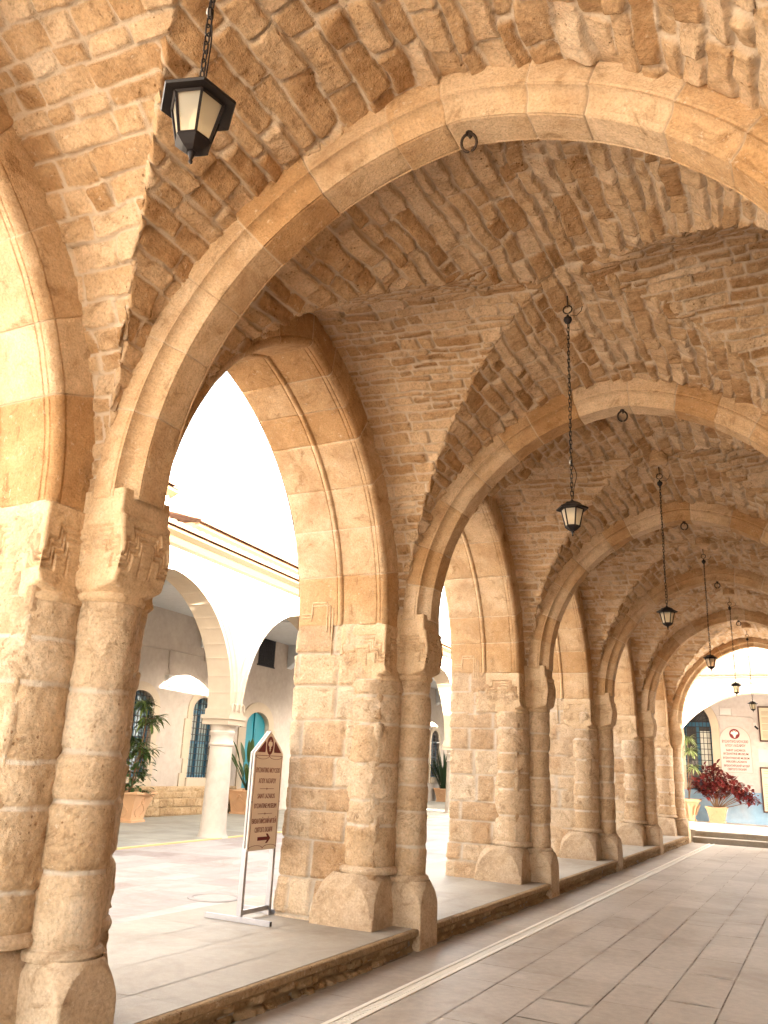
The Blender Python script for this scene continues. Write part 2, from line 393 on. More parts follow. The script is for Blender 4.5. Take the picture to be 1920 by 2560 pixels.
def sweep(mb, axis, mid, a, e, zs, prof, seed, vl=(.34, .55), ds=.03, groove=.009, rough=.0035, patch=(), vo=.007):
    """voussoir arch: profile = list of (axial, rho, na, nr); axis = 0 if the arch spans x (axial = y), 1 if it spans y (axial = x)"""
    r = a+e; rng = np.random.default_rng(seed)
    fe = math.acos(e/r); half = fe*r
    # joints (symmetric count, random lengths), t sampled densely at the joints
    js = [0]; 
    while js[-1] < 2*half-vl[0]: js.append(js[-1]+rng.uniform(*vl))
    js[-1] = 2*half; js = np.array(js)
    ss = []
    for p, q in zip(js[:-1], js[1:]):
        ss += [p, p+.005, p+.011]; ss += list(np.linspace(p+.011, q-.011, max(3, int((q-p)/ds)))[1:-1]); ss += [q-.011, q-.005]
    ss.append(2*half); ss = np.unique(np.concatenate([ss, [half]]))
    k = np.clip(np.searchsorted(js, ss, side='right')-1, 0, len(js)-2)
    dj = np.minimum(ss-js[k], js[k+1]-ss); tone = rng.random(len(js)); tone[list(patch)] = 1.15; voff = (rng.random(len(js))-.5)*vo
    inner = (ss > .02) & (ss < 2*half-.02)
    prof = np.array(prof, float); m = len(prof)
    left = ss <= half
    P = np.zeros((len(ss), m, 3)); T = np.zeros((len(ss), m)); K = np.ones((len(ss), m))
    s0 = np.where(left, ss, 2*half-ss)/half
    for i, (ax, rho, na, nr) in enumerate(prof):
        R = r+rho; f = s0*math.acos(min(1, e/R))
        disp = voff[k]-groove*np.exp(-(dj/.005)**2)
        hz = R*np.cos(f)
        u = ss; w = ax*1.0+rho
        disp = disp+rough*2*(fbm(u*9, w*9, 3.3, seed+2, 4)-.5)+.003*(vn(u*2.2, w*3, 1.1, seed+4)-.5)
        dr = disp*nr; da = disp*na
        h = mid+np.where(left, 1, -1)*(e-(R+dr)*np.cos(f)); z = zs+(R+dr)*np.sin(f)
        P[:, i, axis] = h; P[:, i, 1-axis] = ax+da; P[:, i, 2] = z
        T[:, i] = np.clip(tone[k]*.85+.08+.35*(fbm(u*3, w*3, 0, seed+7, 3)-.5), 0, 1)
        K[:, i] = np.where(inner | True, 1-.75*np.exp(-(dj/.006)**2)*sstep(.15, .5, vn(u*3, w*4+7, 0, seed+1)), 1)
    mb.grid(P, T, K)

def subdiv(pts, step=.03):
    """2d polyline (axial, rho) resampled, with normals pointing to the left of travel"""
    out = []
    for (p, q) in zip(pts[:-1], pts[1:]):
        p = np.array(p); q = np.array(q); n = max(1, int(np.hypot(*(q-p))/step))
        for i in range(n): out.append(p+(q-p)*i/n)
    out.append(np.array(pts[-1])); out = np.array(out)
    T = np.gradient(out, axis=0); L = np.hypot(T[:, 0], T[:, 1])+1e-9
    nx, ny = T[:, 1]/L, -T[:, 0]/L
    return np.stack([out[:, 0], out[:, 1], nx, ny], -1)

def rib_profile(yc, hw=.20, rho=.27, flip=1):
    # from -y face top, down, hollow chamfer, soffit, and up the other side (normals outward = away from stone)
    def side(sg):
        L = [(sg*hw, rho), (sg*hw, .145), (sg*(hw-.008), .135), (sg*hw, .125)]
        c0 = np.array([sg*(hw+.0), .03]); pts = []
        for t in np.linspace(0, 1, 7):   # cavetto
            a = t*math.pi/2
            pts.append((sg*(hw-.075*math.sin(a)), .115-.085*(1-math.cos(a))))
        L += pts
        L += [(sg*(hw-.082), .022), (sg*(hw-.088), .0), (sg*(hw-.096), .006), (sg*(hw-.104), .0)]
        return L
    A = side(-1); B = side(1)[::-1]
    P = subdiv(A+B, .028); P[:, 0] += yc
    # travel goes from -y, down, to +y : left normal must point out of the stone
    return P

def arcade_profile():
    x0, x1 = XIN, XOUT
    L = [(x0, RIB+.01), (x0, .085)]
    # edge roll with quirks
    L += [(x0-.006, .075), (x0+.004, .062)]
    for t in np.linspace(0, 1, 8):
        a = math.pi*(.0+.5*t)
        L.append((x0+.006-.058*(1-math.cos(a)), .055-.058*math.sin(a)))
    L += [(x0-.062, .008), (x0-.070, .0), (x0-.10, .0), (x0-.106, .007), (x0-.113, .0)]
    xm = x0-.53
    L += [(xm+.045, .0), (xm+.038, .008)]
    for t in np.linspace(0, 1, 7): a = math.pi*t; L.append((xm+.03*math.cos(a), .004-.022*math.sin(a)))
    L += [(xm-.038, .008), (xm-.045, .0), (x1+.02, .0), (x1, .02), (x1, RIB+.01)]
    P = subdiv(L, .035)
    P[:, 2] *= -1; P[:, 3] *= -1
    return P

G_ARC = dict(a=1.68, zs=ZS, top=CROWN_ARC)
def arcade_e(a, rise): return (rise*rise-a*a)/(2*a)

# ------------------------------------------------------------------ pillars
def perimeter(hx, hy, r, n):
    """closed rounded rectangle, evenly sampled: points, normals, arc length"""
    pts = []; L = 2*(2*hx-2*r)+2*(2*hy-2*r)+2*math.pi*r
    segs = [((-hx+r, -hy), (1, 0), 2*hx-2*r), 'c0', ((hx, -hy+r), (0, 1), 2*hy-2*r), 'c1', ((hx-r, hy), (-1, 0), 2*hx-2*r), 'c2', ((-hx, hy-r), (0, -1), 2*hy-2*r), 'c3']
    cs = {'c0': (hx-r, -hy+r, -math.pi/2), 'c1': (hx-r, hy-r, 0), 'c2': (-hx+r, hy-r, math.pi/2), 'c3': (-hx+r, -hy+r, math.pi)}
    S = np.arange(n)*L/n; P = np.zeros((n, 2)); N = np.zeros((n, 2))
    acc = 0
    for g in segs:
        ln = g[2] if not isinstance(g, str) else math.pi*r/2
        I = (S >= acc-1e-9) & (S < acc+ln-1e-9); t = S[I]-acc
        if isinstance(g, str):
            cx, cy, a0 = cs[g]; a = a0+t/max(r, 1e-6)
            P[I] = np.stack([cx+r*np.cos(a), cy+r*np.sin(a)], -1); N[I] = np.stack([np.cos(a), np.sin(a)], -1)
        else:
            P[I] = np.array(g[0])+t[:, None]*np.array(g[1]); N[I] = np.array([g[1][1], -g[1][0]])
        acc += ln
    return P, N, S

def shaft(mb, cx, cy, r, z0, z1, seed, res, H=.014, rough=.012, ch=(.22, .42)):
    n = max(24, int(2*math.pi*r/res)); m = int((z1-z0)/res)
    th = np.linspace(0, 2*math.pi, n, endpoint=False); z = np.linspace(z0, z1, m)
    TH, Z = np.meshgrid(th, z)
    u = r*TH
    rng = np.random.default_rng(seed)
    b = [z0-.01]
    while b[-1] < z1-.12: b.append(b[-1]+rng.uniform(*ch))
    b[-1] = z1+.01; b = np.array(b)
    Zw = Z+.012*(vn(np.cos(TH)*2+seed, np.sin(TH)*2, Z*2, seed)-.5)
    k = np.clip(np.searchsorted(b, Zw)-1, 0, len(b)-2)
    d = np.minimum(Zw-b[k], b[k+1]-Zw)-.009
    X, Y = np.cos(TH)*r, np.sin(TH)*r
    d = d+.01*(fbm(X*18, Y*18, Z*18, seed+2, 2)-.5)
    mask = sstep(-.002, .007, d)
    dr = (rng.random(len(b))-.5)*.016
    tone = rng.random(len(b))
    rg = .35+1.0*rng.random(len(b))
    h = H*(sstep(0, .03, d)-1)+dr[k]*mask+rg[k]*rough*2*(fbm(X*12, Y*12, Z*12, seed+5, 4)-.5)+.012*(vn(X*4, Y*4, Z*4, seed+8)-.5)
    R = r+h
    P = np.stack([cx+R*np.cos(TH), cy+R*np.sin(TH), Z], -1)
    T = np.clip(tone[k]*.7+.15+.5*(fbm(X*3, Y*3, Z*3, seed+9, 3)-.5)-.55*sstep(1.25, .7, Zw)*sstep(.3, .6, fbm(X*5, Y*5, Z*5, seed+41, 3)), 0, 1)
    mb.grid(P, T, mask, wv=True)

def block_loops(mb, cx, cy, hx, hy, levels, seed, n, carve=None, rough=.0022):
    """levels: list of (z, scale_x, scale_y, cone radius, shift_x); section = min(rectangle, circle)"""
    P, N, S = perimeter(hx, hy, .018, n)
    rows = []; T = []
    for (z, kx, ky, R, sx) in levels:
        q = P*np.array([kx, ky]); ln = np.hypot(q[:, 0], q[:, 1]); k = np.minimum(1, R/ln); q = q*k[:, None]
        flat = (k > .999)
        d = rough*2*(fbm(q[:, 0]*14+cx, q[:, 1]*14, z*14, seed, 4)-.5)+.004*(vn(q[:, 0]*5, q[:, 1]*5, z*5, seed+2)-.5)
        if carve is not None:
            s = np.where(np.abs(N[:, 0]) > .5, P[:, 1]/hy, P[:, 0]/hx)
            d = d+np.where(flat, carve(s, z), 0)
        q = q+N*d[:, None]
        rows.append(np.stack([cx+sx+q[:, 0], cy+q[:, 1], np.full(n, z)], -1))
        T.append(.5+.5*(fbm(P[:, 0]*4, P[:, 1]*4, z*4, seed+3, 3)-.5))
    mb.grid(np.array(rows), np.clip(np.array(T), 0, 1), None, wv=True)

def stepped(z0, z1, w, cross=False):
    """carved stepped fret of nested lines on a block face"""
    H = z1-z0
    def rect(s, t, a, b): return np.maximum(np.abs(s)-a, t-b)
    def f(s, z):
        t = (z-z0)/H
        D = np.minimum(np.minimum(rect(s, t, .32, .66), rect(s, t, .62, .42)), rect(s, t, 2., .14))
        g = np.zeros_like(s)
        for lv in (.0, .10, .20): g = g-.019*np.exp(-((D-lv)/.034)**2)
        inner = rect(s, t, .22, .50)
        g = g-.008*np.exp(-((inner)/.022)**2)*(t > .05)
        if cross: g = g-.016*np.maximum(np.exp(-(s/.03)**2)*(t > .10)*(t < .46), np.exp(-((t-.30)/.028)**2)*(np.abs(s) < .16))
        return g*(t > 0)*(t < .99)*(np.abs(s) < .97)
    return f

def base_levels(z0, zb, zt, R0, corner, taper=.90):
    L = []
    for t in np.linspace(0, 1, 34):
        z = z0+(zt-z0)*t
        if z < zb: L.append((z, 1, 1, 9., 0))
        else:
            q = (z-zb)/(zt-zb); kk = 1-(1-taper)*q
            L.append((z, kk, kk, R0+(corner-R0)*(1-q**1.7), 0))
    return L

def make_pillar(i, yc, label):
    res = {1: .011, 2: .014, 3: .02}.get(i, .03)
    seed = 100+i*37
    root = thing('stone_pillar', label, 'pillar', (-.6, yc, PZ), 'pillars of the arcade')
    # pier
    hx, hy = (-.345-XOUT)/2, .455
    n = int(2*(2*hx+2*hy)/max(res, .015)/1.0)//2*1
    P, N, S = perimeter(hx, hy, .02, max(60, n)); cx = (XOUT-.345)/2
    z = np.arange(PZ-.02, ZS+.02, max(res, .015))
    U, Z = np.meshgrid(S, z)
    h, tn, mk = stonework(U, Z, 0*U, seed, (.20, .36), (.26, .52), H=.018, edge=.016, rough=.011, offs=.008, tilt=.018, warp=.014, joint=.014, rf=13, rc=.02)
    h = h-.016
    foot = .05*sstep(.75, .2, Z)
    X = cx+P[None, :, 0]+N[None, :, 0]*(h+foot*(N[None, :, 0] < .5)); Y = yc+P[None, :, 1]+N[None, :, 1]*(h+foot)
    mb = MB(); mb.grid(np.stack([X, Y, Z], -1), tn, mk, wv=True); mb.build('pier', M_PIER, root, True)
    # core above the springing, behind the rib
    mb = MB(); mb.b2((XOUT+.03, yc-.17, ZS-.05), (XIN-.02, yc+.17, 5.7)); mb.build('spandrel_core', M_PIER, root)
    nb = 96 if i < 4 else 64
    for sg in (-1, 1):
        cyw = yc+sg*.24
        mb = MB(); shaft(mb, -.515, cyw, .262, PZ+.5, 2.42, seed+11*sg, res); mb.build('wide_half_column', M_SHAFT, root, True)
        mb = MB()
        block_loops(mb, -.585, yc+(-.28 if sg < 0 else .20), .335, .335 if sg < 0 else .25, base_levels(PZ-.02, PZ+.10, PZ+.45, .262, .45, .86), seed+3*sg, nb*3, rough=.003)
        tor = [(.262, .44), (.29, .45), (.297, .475), (.285, .50), (.262, .515)]
        mb.lathe([(r, z) for r, z in tor], (-.515, cyw, PZ), 40)
        mb.build('column_base', M_BASE, root, True, 18)
        mb = MB()
        zz = [2.41, 2.425, 2.44, 2.46]
        lv = [(2.40, 1, 1, .262, .055), (2.415, 1, 1, .285, .055), (2.44, 1, 1, .289, .05), (2.455, 1, 1, .27, .045)]
        for t in np.linspace(0, 1, 8): lv.append((2.46+.10*t, 1, 1, .275+.16*t, .04*(1-t)))
        step = .006 if i < 4 else .012
        for z_ in np.arange(2.57, ZS+.001, step): lv.append((z_, 1, 1, 9., 0))
        block_loops(mb, -.578, yc+sg*.225, .262, .238, lv, seed+5*sg, 340 if i < 4 else 160, stepped(2.54, 2.90, .5, i == 3))
        mb.build('carved_capital', M_CARVE, root, True)
    # slim column towards the walk
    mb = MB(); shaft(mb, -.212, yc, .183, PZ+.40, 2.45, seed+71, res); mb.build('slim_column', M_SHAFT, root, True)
    mb = MB()
    block_loops(mb, -.165, yc, .20, .20, base_levels(-.02, PZ+.12, PZ+.39, .182, .285, .95), seed+73, nb*3, rough=.003)
    mb.lathe([(.183, .37), (.208, .38), (.214, .40), (.205, .425), (.183, .44)], (-.212, yc, PZ), 36)
    mb.build('column_base', M_BASE, root, True, 18)
    mb = MB()
    lv = [(2.43, 1, 1, .183, -.06), (2.445, 1, 1, .203, -.06), (2.47, 1, 1, .207, -.055), (2.485, 1, 1, .19, -.05)]
    for t in np.linspace(0, 1, 8): lv.append((2.49+.08*t, 1, 1, .195+.12*t, -.05+.028*t))
    step = .006 if i < 3 else .012
    for z_ in np.arange(2.575, 2.90, step):
        q = math.sin((z_-2.575)/.325*math.pi); lv.append((z_, 1+.02*q, 1, 9., -.022+.022*q))
    for z_, sx in ((2.905, -.018), (2.93, -.018), (2.942, -.024), (2.952, -.038), (3.10, -.042)): lv.append((z_, 1.0 if sx > -.02 else .97, 1., 9., sx))
    block_loops(mb, -.165, yc, .19, .203, lv, seed+79, 300 if i < 3 else 140, stepped(2.58, 2.92, .4))
    mb.build('carved_capital', M_CARVE, root, True)
    # carved fret strip on the outer half of the jamb
    mb = MB()
    for sg in (-1, 1):
        yf = yc+sg*.452
        for k, o in enumerate((0, .035, .07)):
            path = [(-.93, 2.52+o*.0), (-1.02+o, 2.52+o), (-1.02+o, 3.22-o), (-1.20-o*.2, 3.22-o), (-1.20-o*.2, 3.10-o), (-1.33, 3.10-o)]
            pts = []
            for (p, q) in zip(path[:-1], path[1:]):
                for t in np.linspace(0, 1, 8)[:-1]: pts.append((p[0]+(q[0]-p[0])*t, p[1]+(q[1]-p[1])*t))
            pts.append(path[-1])
            p3 = []
            for x_, z_ in pts:
                dz = max(0, z_-ZS); r = G_ARC['r']; lean = r-math.sqrt(r*r-dz*dz)
                p3.append((x_, yf+sg*(.012-.0)+(0 if sg == 0 else 0)+(-sg)*(-lean) if False else yf+sg*(.003+lean), z_))
            mb.tube(p3, .009, 5)
    mb.build('carved_fret', M_CARVE, root, True)
    return root

rise = CROWN_ARC-ZS
G_ARC['e'] = arcade_e(1.68, rise); G_ARC['r'] = 1.68+G_ARC['e']

pl_names = {1: 'big foreground stone pillar cut by the left edge of the photo', 2: 'stone pillar of rough blocks right behind the pointed sign stand', 3: 'stone pillar with a small cross carved on its capital, third along the arcade',
            4: 'fourth stone pillar of the row, between the cross capital pillar and the shorter looking far ones', 5: 'fifth stone pillar of the row, last but one before the far end steps', 6: 'last and smallest looking stone pillar, beside the steps at the far end'}
for i in range(1, 7): make_pillar(i, YC[i], pl_names[i])

ARP = arcade_profile()
for b, (y0, y1) in enumerate(BAYS):
    mid = (y0+y1)/2; a = (y1-y0)/2-.455
    names = ['pointed side arch rising at the left edge of the photo, panelled soffit', 'large pointed side arch framing the courtyard and sign stand', 'second pointed side arch opening on the courtyard, past the sign pillar', 'third narrow looking pointed side arch, past the cross capital pillar', 'fourth pointed side arch, a pale sliver beyond the third', 'fifth and farthest pointed side arch, nearest the end steps']
    root = thing('side_arch', names[b], 'arch', (-.85, mid, ZS), 'pointed side arches to the courtyard')
    e = arcade_e(a, rise)
    mb = MB(); sweep(mb, 1, mid, a, e, ZS, ARP, 300+b, (.36, .60), .025 if b < 2 else .05)
    mb.build('voussoirs', M_ARCH, root, True, 35)
    # outer wall over the arch
    h, z, N, s = arch_pts(mid, a, e, ZS, .02, 40)
    mb = MB()
    hs = np.concatenate([[y0, y0+.44], h, [y1-.44, y1]]); zs_ = np.concatenate([[ZS, ZS], z, [ZS, ZS]])
    Pg = np.zeros((2, len(hs), 3)); Pg[0, :, 0] = XOUT-.01; Pg[1, :, 0] = XOUT-.01; Pg[:, :, 1] = hs; Pg[0, :, 2] = zs_; Pg[1, :, 2] = 5.72
    mb.grid(Pg); Q = Pg.copy(); Q[..., 0] += .06; mb.grid(Q, flip=True)
    mb.build('outer_wall', M_PIER, root)

# ------------------------------------------------------------------ transverse arches
tr_names = {1: 'nearest great cross arch spanning the top of the photo', 2: 'second cross arch of the walk, iron ring at its crown', 3: 'third cross arch of the walk, with two pale patched stones on its left side', 4: 'fourth cross arch of the walk, seen inside the third', 5: 'fifth cross arch of the walk, seen inside the fourth', 6: 'last cross arch at the open end, framing the white building'}
for i in range(1, 7):
    yc = YC[i]
    root = thing('cross_arch', tr_names[i], 'arch', (XC, yc, ZT), 'cross arches over the walk')
    mb = MB(); sweep(mb, 0, XC, TA, TE, ZT, rib_profile(yc), 500+i, (.30, .52), .025 if i < 3 else .05, patch=(4, 6) if i == 3 else ())
    mb.skew(); mb.build('voussoirs', M_ARCH, root, True, 35)
    if i == 6:
        hh, zz_, N_, s_ = arch_pts(XC, TA, TE, ZT, .12, 40); mb = MB(); Pg = np.zeros((2, len(hh)+2, 3)); hx_ = np.concatenate([[-.5], hh, [4.5]])
        Pg[..., 0] = hx_; Pg[0, :, 1] = yc; Pg[1, :, 1] = yc; Pg[0, :, 2] = np.concatenate([[ZS], zz_, [ZS]]); Pg[1, :, 2] = 5.74; mb.grid(Pg); Q_ = Pg.copy(); Q_[..., 1] += .12; mb.grid(Q_, flip=True); mb.skew(); mb.build('end_wall', M_PIER, root)
    # iron ring under the crown
    if i < 6:
        rx, rz, ry = (1.98, ZT+math.sqrt((TA+TE)**2-TE**2), yc+SK*1.98)
        rg = thing('iron_ring', ['', 'iron ring under the crown of the nearest cross arch', 'iron ring under the crown of the second cross arch', 'iron ring under the crown of the third cross arch', 'iron ring under the crown of the fourth cross arch', 'iron ring under the crown of the fifth cross arch'][i], 'iron ring', (rx, ry, rz), 'iron rings under the arches')
        mb = MB(); th = np.linspace(0, 2*math.pi, 24, endpoint=False)
        mb.tube(np.stack([rx+.047*np.cos(th), ry-.02*np.sin(th), rz-.075+.047*np.sin(th)], -1), .0085, 8, closed=True)
        mb.build('hoop', M_RUST, rg, True)
        mb = MB(); mb.tube([(rx, ry, rz+.03), (rx, ry, rz-.02), (rx+.012, ry, rz-.034), (rx, ry, rz-.042)], .009, 8); mb.lathe([(.022, -.004), (.022, .01)], (rx, ry, rz-.01), 10)
        mb.build('eye_bolt', M_RUST, rg, True)

# ------------------------------------------------------------------ vaults
vt_names = ['rubble vault over the nearest bay, filling the top of the photo', 'rubble vault whose crown holds the hook of the second lantern', 'rubble vault between the second and third cross arches', 'rubble vault between the third and fourth cross arches', 'rubble vault between the fourth and fifth cross arches', 'rubble vault of the last bay by the open end']
TR = TA+TE; TRX = TR+RT-.01
def trans_z(x):  # extrados of the cross arch (the web hangs from it)
    dx = np.abs(x-XC)+TE; return ZT+np.sqrt(np.maximum(0, TRX**2-dx**2))
def side_k(x): return 1-.045*np.clip(1-np.abs(x-XC)/2.3, 0, 1)
for b, (y0, y1) in enumerate(BAYS):
    mid = (y0+y1)/2; a = (y1-y0)/2-.455; e = arcade_e(a, rise); r = a+e+RIB
    def side_z(x, y): return ZS+np.sqrt(np.maximum(0, r*r-(np.abs(y-mid)+e)**2))*side_k(x)
    res = [.0115, .012, .018, .026, .035, .04][b]
    root = thing('vault', vt_names[b], 'vault', (XC, mid, CROWN_ARC), 'groin vaults over the walk')
    # web carried by the cross arches (courses run along the walk)
    ya, yb = y0+.15, y1-.15
    fe = math.acos(TE/TRX); L = 2*fe*TRX
    ns = int(L/res); ny = int((yb-ya)/res)
    s = np.linspace(0, L, ns); y = np.linspace(ya, yb, ny)
    S, Y = np.meshgrid(s, y, indexing='ij')
    f = np.minimum(S, L-S)/TRX; lf = S <= L/2
    dirx = np.where(lf, -np.cos(f), np.cos(f)); dirz = np.sin(f); cxx = XC+np.where(lf, TE, -TE)
    h, tn, mk = stonework(Y, S, 0*S, 700+b*13, *(((.105, .195), (.17, .52)) if b == 0 else ((.085, .175), (.14, .52))), H=.024, edge=.014, rough=.012, offs=.018, tilt=.055, warp=.040, wf=3.8, joint=.014, rf=11, rc=.028, rowwarp=.06)
    if b == 0: h = h*.9
    R = TRX-h+.02
    dome = .05*np.sin(np.clip((Y-ya)/(yb-ya), 0, 1)*math.pi)*np.sin(f)
    X = cxx+R*dirx; Z = ZT+(R+dome)*dirz
    zs_ = side_z(X, Y)
    Zb = ZT+(TRX+dome)*dirz; gap = zs_-Zb; Z = np.where(gap > 0, np.maximum(Z, Z+2.2*gap), Z); ok = gap < .10
    kq = ok[:-1, :-1] & ok[1:, :-1] & ok[:-1, 1:] & ok[1:, 1:]
    mb = MB(); mb.grid(np.stack([X, Y, Z], -1), tn, mk, keep=kq); mb.skew(); mb.build('cross_web', M_RUB, root, True)
    # webs carried by the side arches (courses run across)
    for sg in (-1, 1):
        xa, xb = (XIN-.01, XC) if sg < 0 else (XC, 2*XC-XIN+.01)
        fe2 = math.acos(e/r); L2 = 2*fe2*r; ns = int(L2/res); nx = int((xb-xa)/res)
        s = np.linspace(0, L2, ns); x = np.linspace(xa, xb, nx)
        S, X = np.meshgrid(s, x, indexing='ij')
        f = np.minimum(S, L2-S)/r; lf = S <= L2/2
        diry = np.where(lf, -np.cos(f), np.cos(f)); dirz = np.sin(f); cyy = mid+np.where(lf, e, -e)
        h, tn, mk = stonework(X, S, 0*S, 800+b*17+sg, *(((.10, .185), (.16, .46)) if b == 0 else ((.055, .135), (.12, .46))), H=.016, edge=.012, rough=.011, offs=.015, tilt=.045, warp=.032, wf=3.8, joint=.014, rf=11, rc=.026, rowwarp=.04)
        R = r-h+.02
        Y = cyy+R*diry; Z = ZS+R*dirz*side_k(X)
        zt = trans_z(X)+.05*np.sin(np.clip((Y-ya)/(yb-ya), 0, 1)*math.pi)*.7
        Zb = ZS+r*dirz*side_k(X); gap = zt-Zb; Z = np.where(gap > 0, Z+2.2*gap, Z); ok = (gap < .10) | ((Zb < ZS+.4) & (np.abs(X-XC) > 2.2))
        kq = ok[:-1, :-1] & ok[1:, :-1] & ok[:-1, 1:] & ok[1:, 1:]
        mb = MB(); mb.grid(np.stack([X, Y, Z], -1), tn, mk, keep=kq); mb.skew(); mb.build('side_web', M_RUB, root, True)
    # boss at the crossing
    if b > 1:
        mb = MB(); mb.lathe([(.0, -.012), (.105, -.012), (.115, .0), (.11, .12)], (LX, mid+SK*LX, 5.375), 20); mb.build('boss', M_RUB, root, True, 30)

# roof slab and church wall closing the walk on its other side
mb = MB(); mb.b2((XOUT-.15, -4.6, 5.74), (4.75, 21.5, 6.05)); mb.b2((XOUT-.15, -7.8, 5.74), (4.75, -4.6, 6.05)); mb.b2((XOUT-.1, 13., 6.05), (XOUT+.15, 21.5, 6.6)); tag(mb.build('flat_roof_light_block', M_ROOFSLAB), 'flat roof slab over the vaulted walk, with added unseen light-blocking parts', 'roof');  # roof-edge block added against sun; unseen rear slab added to cut light
cw = thing('church_wall', 'long stone church wall closing the walk on its right side', 'wall', (4.5, 8., 0))
mb = MB(); ny, nz = 340, 96
yy = np.linspace(-9, 21.4, ny); zz = np.linspace(-.05, 5.73, nz); Yg, Zg = np.meshgrid(yy, zz, indexing='ij')
h, tn, mk = stonework(Yg, Zg, 0*Yg, 900, (.26, .36), (.4, .8), H=.012, rough=.005, warp=.008)
mb.grid(np.stack([4.24-h, Yg, Zg], -1), tn, mk); mb.b2((4.30, -9, -.05), (4.7, 21.4, 5.73)); mb.build('wall_face', M_WALL, cw, True)
for i in range(1, 7):
    yc = YC[i]
    mb = MB(); shaft(mb, 4.09, yc, .183, 0, 2.45, 950+i, .04); mb.b2((3.875, yc-.2, 2.47), (4.3, yc+.2, ZS+.02)); mb.b2((3.86, yc-.21, 0), (4.3, yc+.21, .5)); mb.v = [v+np.array([0, SK*4, 0]) for v in mb.v]; mb.build('wall_column', M_WALL, cw, True, 30)

# ------------------------------------------------------------------ lanterns
def make_lantern(root, x, y, zb, ztop, rot, bent=0.):
    """six sided lantern hanging on a chain; zb = tip of the finial"""
    def hexa(r, z, n=6): 
        t = rot+np.arange(n)*2*math.pi/n; return np.stack([x+r*np.cos(t), y+r*np.sin(t), np.full(n, z)], -1)
    zg0, zg1 = zb+.075, zb+.205     # glass
    rb, rt = .052, .082
    mb = MB(); mb.grid(np.array([hexa(.118, zg1+.0), hexa(.122, zg1+.006), hexa(.118, zg1+.012), hexa(.075, zg1+.034), hexa(.058, zg1+.052), hexa(.02, zg1+.062)]), wv=True)
    mb.grid(np.array([hexa(.118, zg1), hexa(.086, zg1+.004), hexa(.03, zg1+.012)]), wv=True, flip=True)
    mb.lathe([(.012, .06), (.014, .07), (.006, .08)], (x, y, zg1), 8); mb.build('lantern_roof', M_IRON, root)
    mb = MB()
    a, c = hexa(rb, zg0), hexa(rt, zg1)
    for i in range(6):
        mb.tube([a[i], c[i]], .0058, 4); mb.tube([a[i], a[(i+1) % 6]], .0058, 4); mb.tube([c[i], c[(i+1) % 6]], .006, 4)
    mb.grid(np.array([hexa(rb+.004, zg0+.004), hexa(rb+.006, zg0-.006), hexa(.034, zg0-.026), hexa(.018, zg0-.036), hexa(.004, zg0-.038)]), wv=True)
    mb.build('frame', M_IRON, root)
    mb = MB()
    for i in range(6):
        j = (i+1) % 6; Q = np.array([a[i], a[j], c[j], c[i]]); ctr = np.array([x, y, (zg0+zg1)/2]); Q = ctr+(Q-ctr)*np.array([.97, .97, 1])
        mb.add(Q, [np.array([[0, 1, 2, 3]])])
    mb.build('glass', M_LGLASS, root)
    mb = MB(); mb.lathe([(.004, 0), (.016, .01), (.019, .03), (.016, .05), (.012, .062), (.012, .08)], (x, y, zg0+.035), 12); mb.build('bulb', M_BULB, root, True)
    mb = MB(); mb.lathe([(.001, 0), (.006, .003), (.0065, .010), (.004, .014), (.010, .030), (.012, .038), (.006, .046)], (x, y, zb), 10); mb.build('finial', M_IRON, root, True)
    # chain
    mb = MB(); z0 = zg1+.075; k = 0; L = .044; zc = z0
    th = np.linspace(0, 2*math.pi, 10, endpoint=False)
    while zc < ztop-.10:
        px = .0095*np.cos(th); pz = np.where(np.sin(th) > 0, 1, -1)*.013+.0095*np.sin(th)
        o = (random.random()-.5)*.5+(0 if k % 2 else math.pi/2)
        mb.tube(np.stack([x+px*math.cos(o), y+px*math.sin(o), zc+.018+pz], -1), .0029, 5, closed=True); zc += .0345; k += 1
    mb.build('chain', M_IRON, root, True)
    # cable beside the chain with a small white joint
    mb = MB(); zz = np.linspace(z0+.01, ztop-.08, 40)
    mb.tube(np.stack([x+.008*np.sin(zz*9)+.004+.03*np.exp(-((zz-z0-.20)/.07)**2)*(1 if bent else .2), y+.006*np.cos(zz*7), zz], -1), .0026, 5); mb.build('cable', M_IRON, root, True)
    mb = MB(); mb.lathe([(.003, 0), (.008, .006), (.008, .022), (.003, .03)], (x-.008, y, z0+.29), 8); mb.build('cable_joint', M_WPLAST, root, True)
    # rose, hook
    mb = MB(); mb.lathe([(.006, -.055), (.022, -.045), (.034, -.02), (.030, .0), (.012, .012), (.008, .03)], (x, y, ztop-.04), 14); mb.build('ceiling_rose', M_IRON, root, True)
    mb = MB(); mb.tube(np.stack([x+.036*np.cos(th), y+0*th, ztop+.035+.036*np.sin(th)], -1), .006, 6, closed=True); mb.tube([(x, y, ztop+.06), (x, y, ztop+.16)], .006, 6)
    mb.tube([(x+.02, y, ztop-.02), (x+.07, y+.01, ztop-.03), (x+.11, y, ztop+.0), (x+.12, y, ztop+.04)], .003, 5); mb.build('hook', M_RUST, root, True)
ln_names = ['nearest and largest lantern, hanging at the top left on a cut-off chain', 'second lantern, its whole chain seen against the vault past the nearest cross arch', 'third lantern, hanging in front of the fourth cross arch', 'fourth lantern, hanging left of the white building seen at the far end', 'fifth lantern, hanging against the white wall band of the far building', 'sixth and smallest lantern, beside the framed notice boards at the far end']
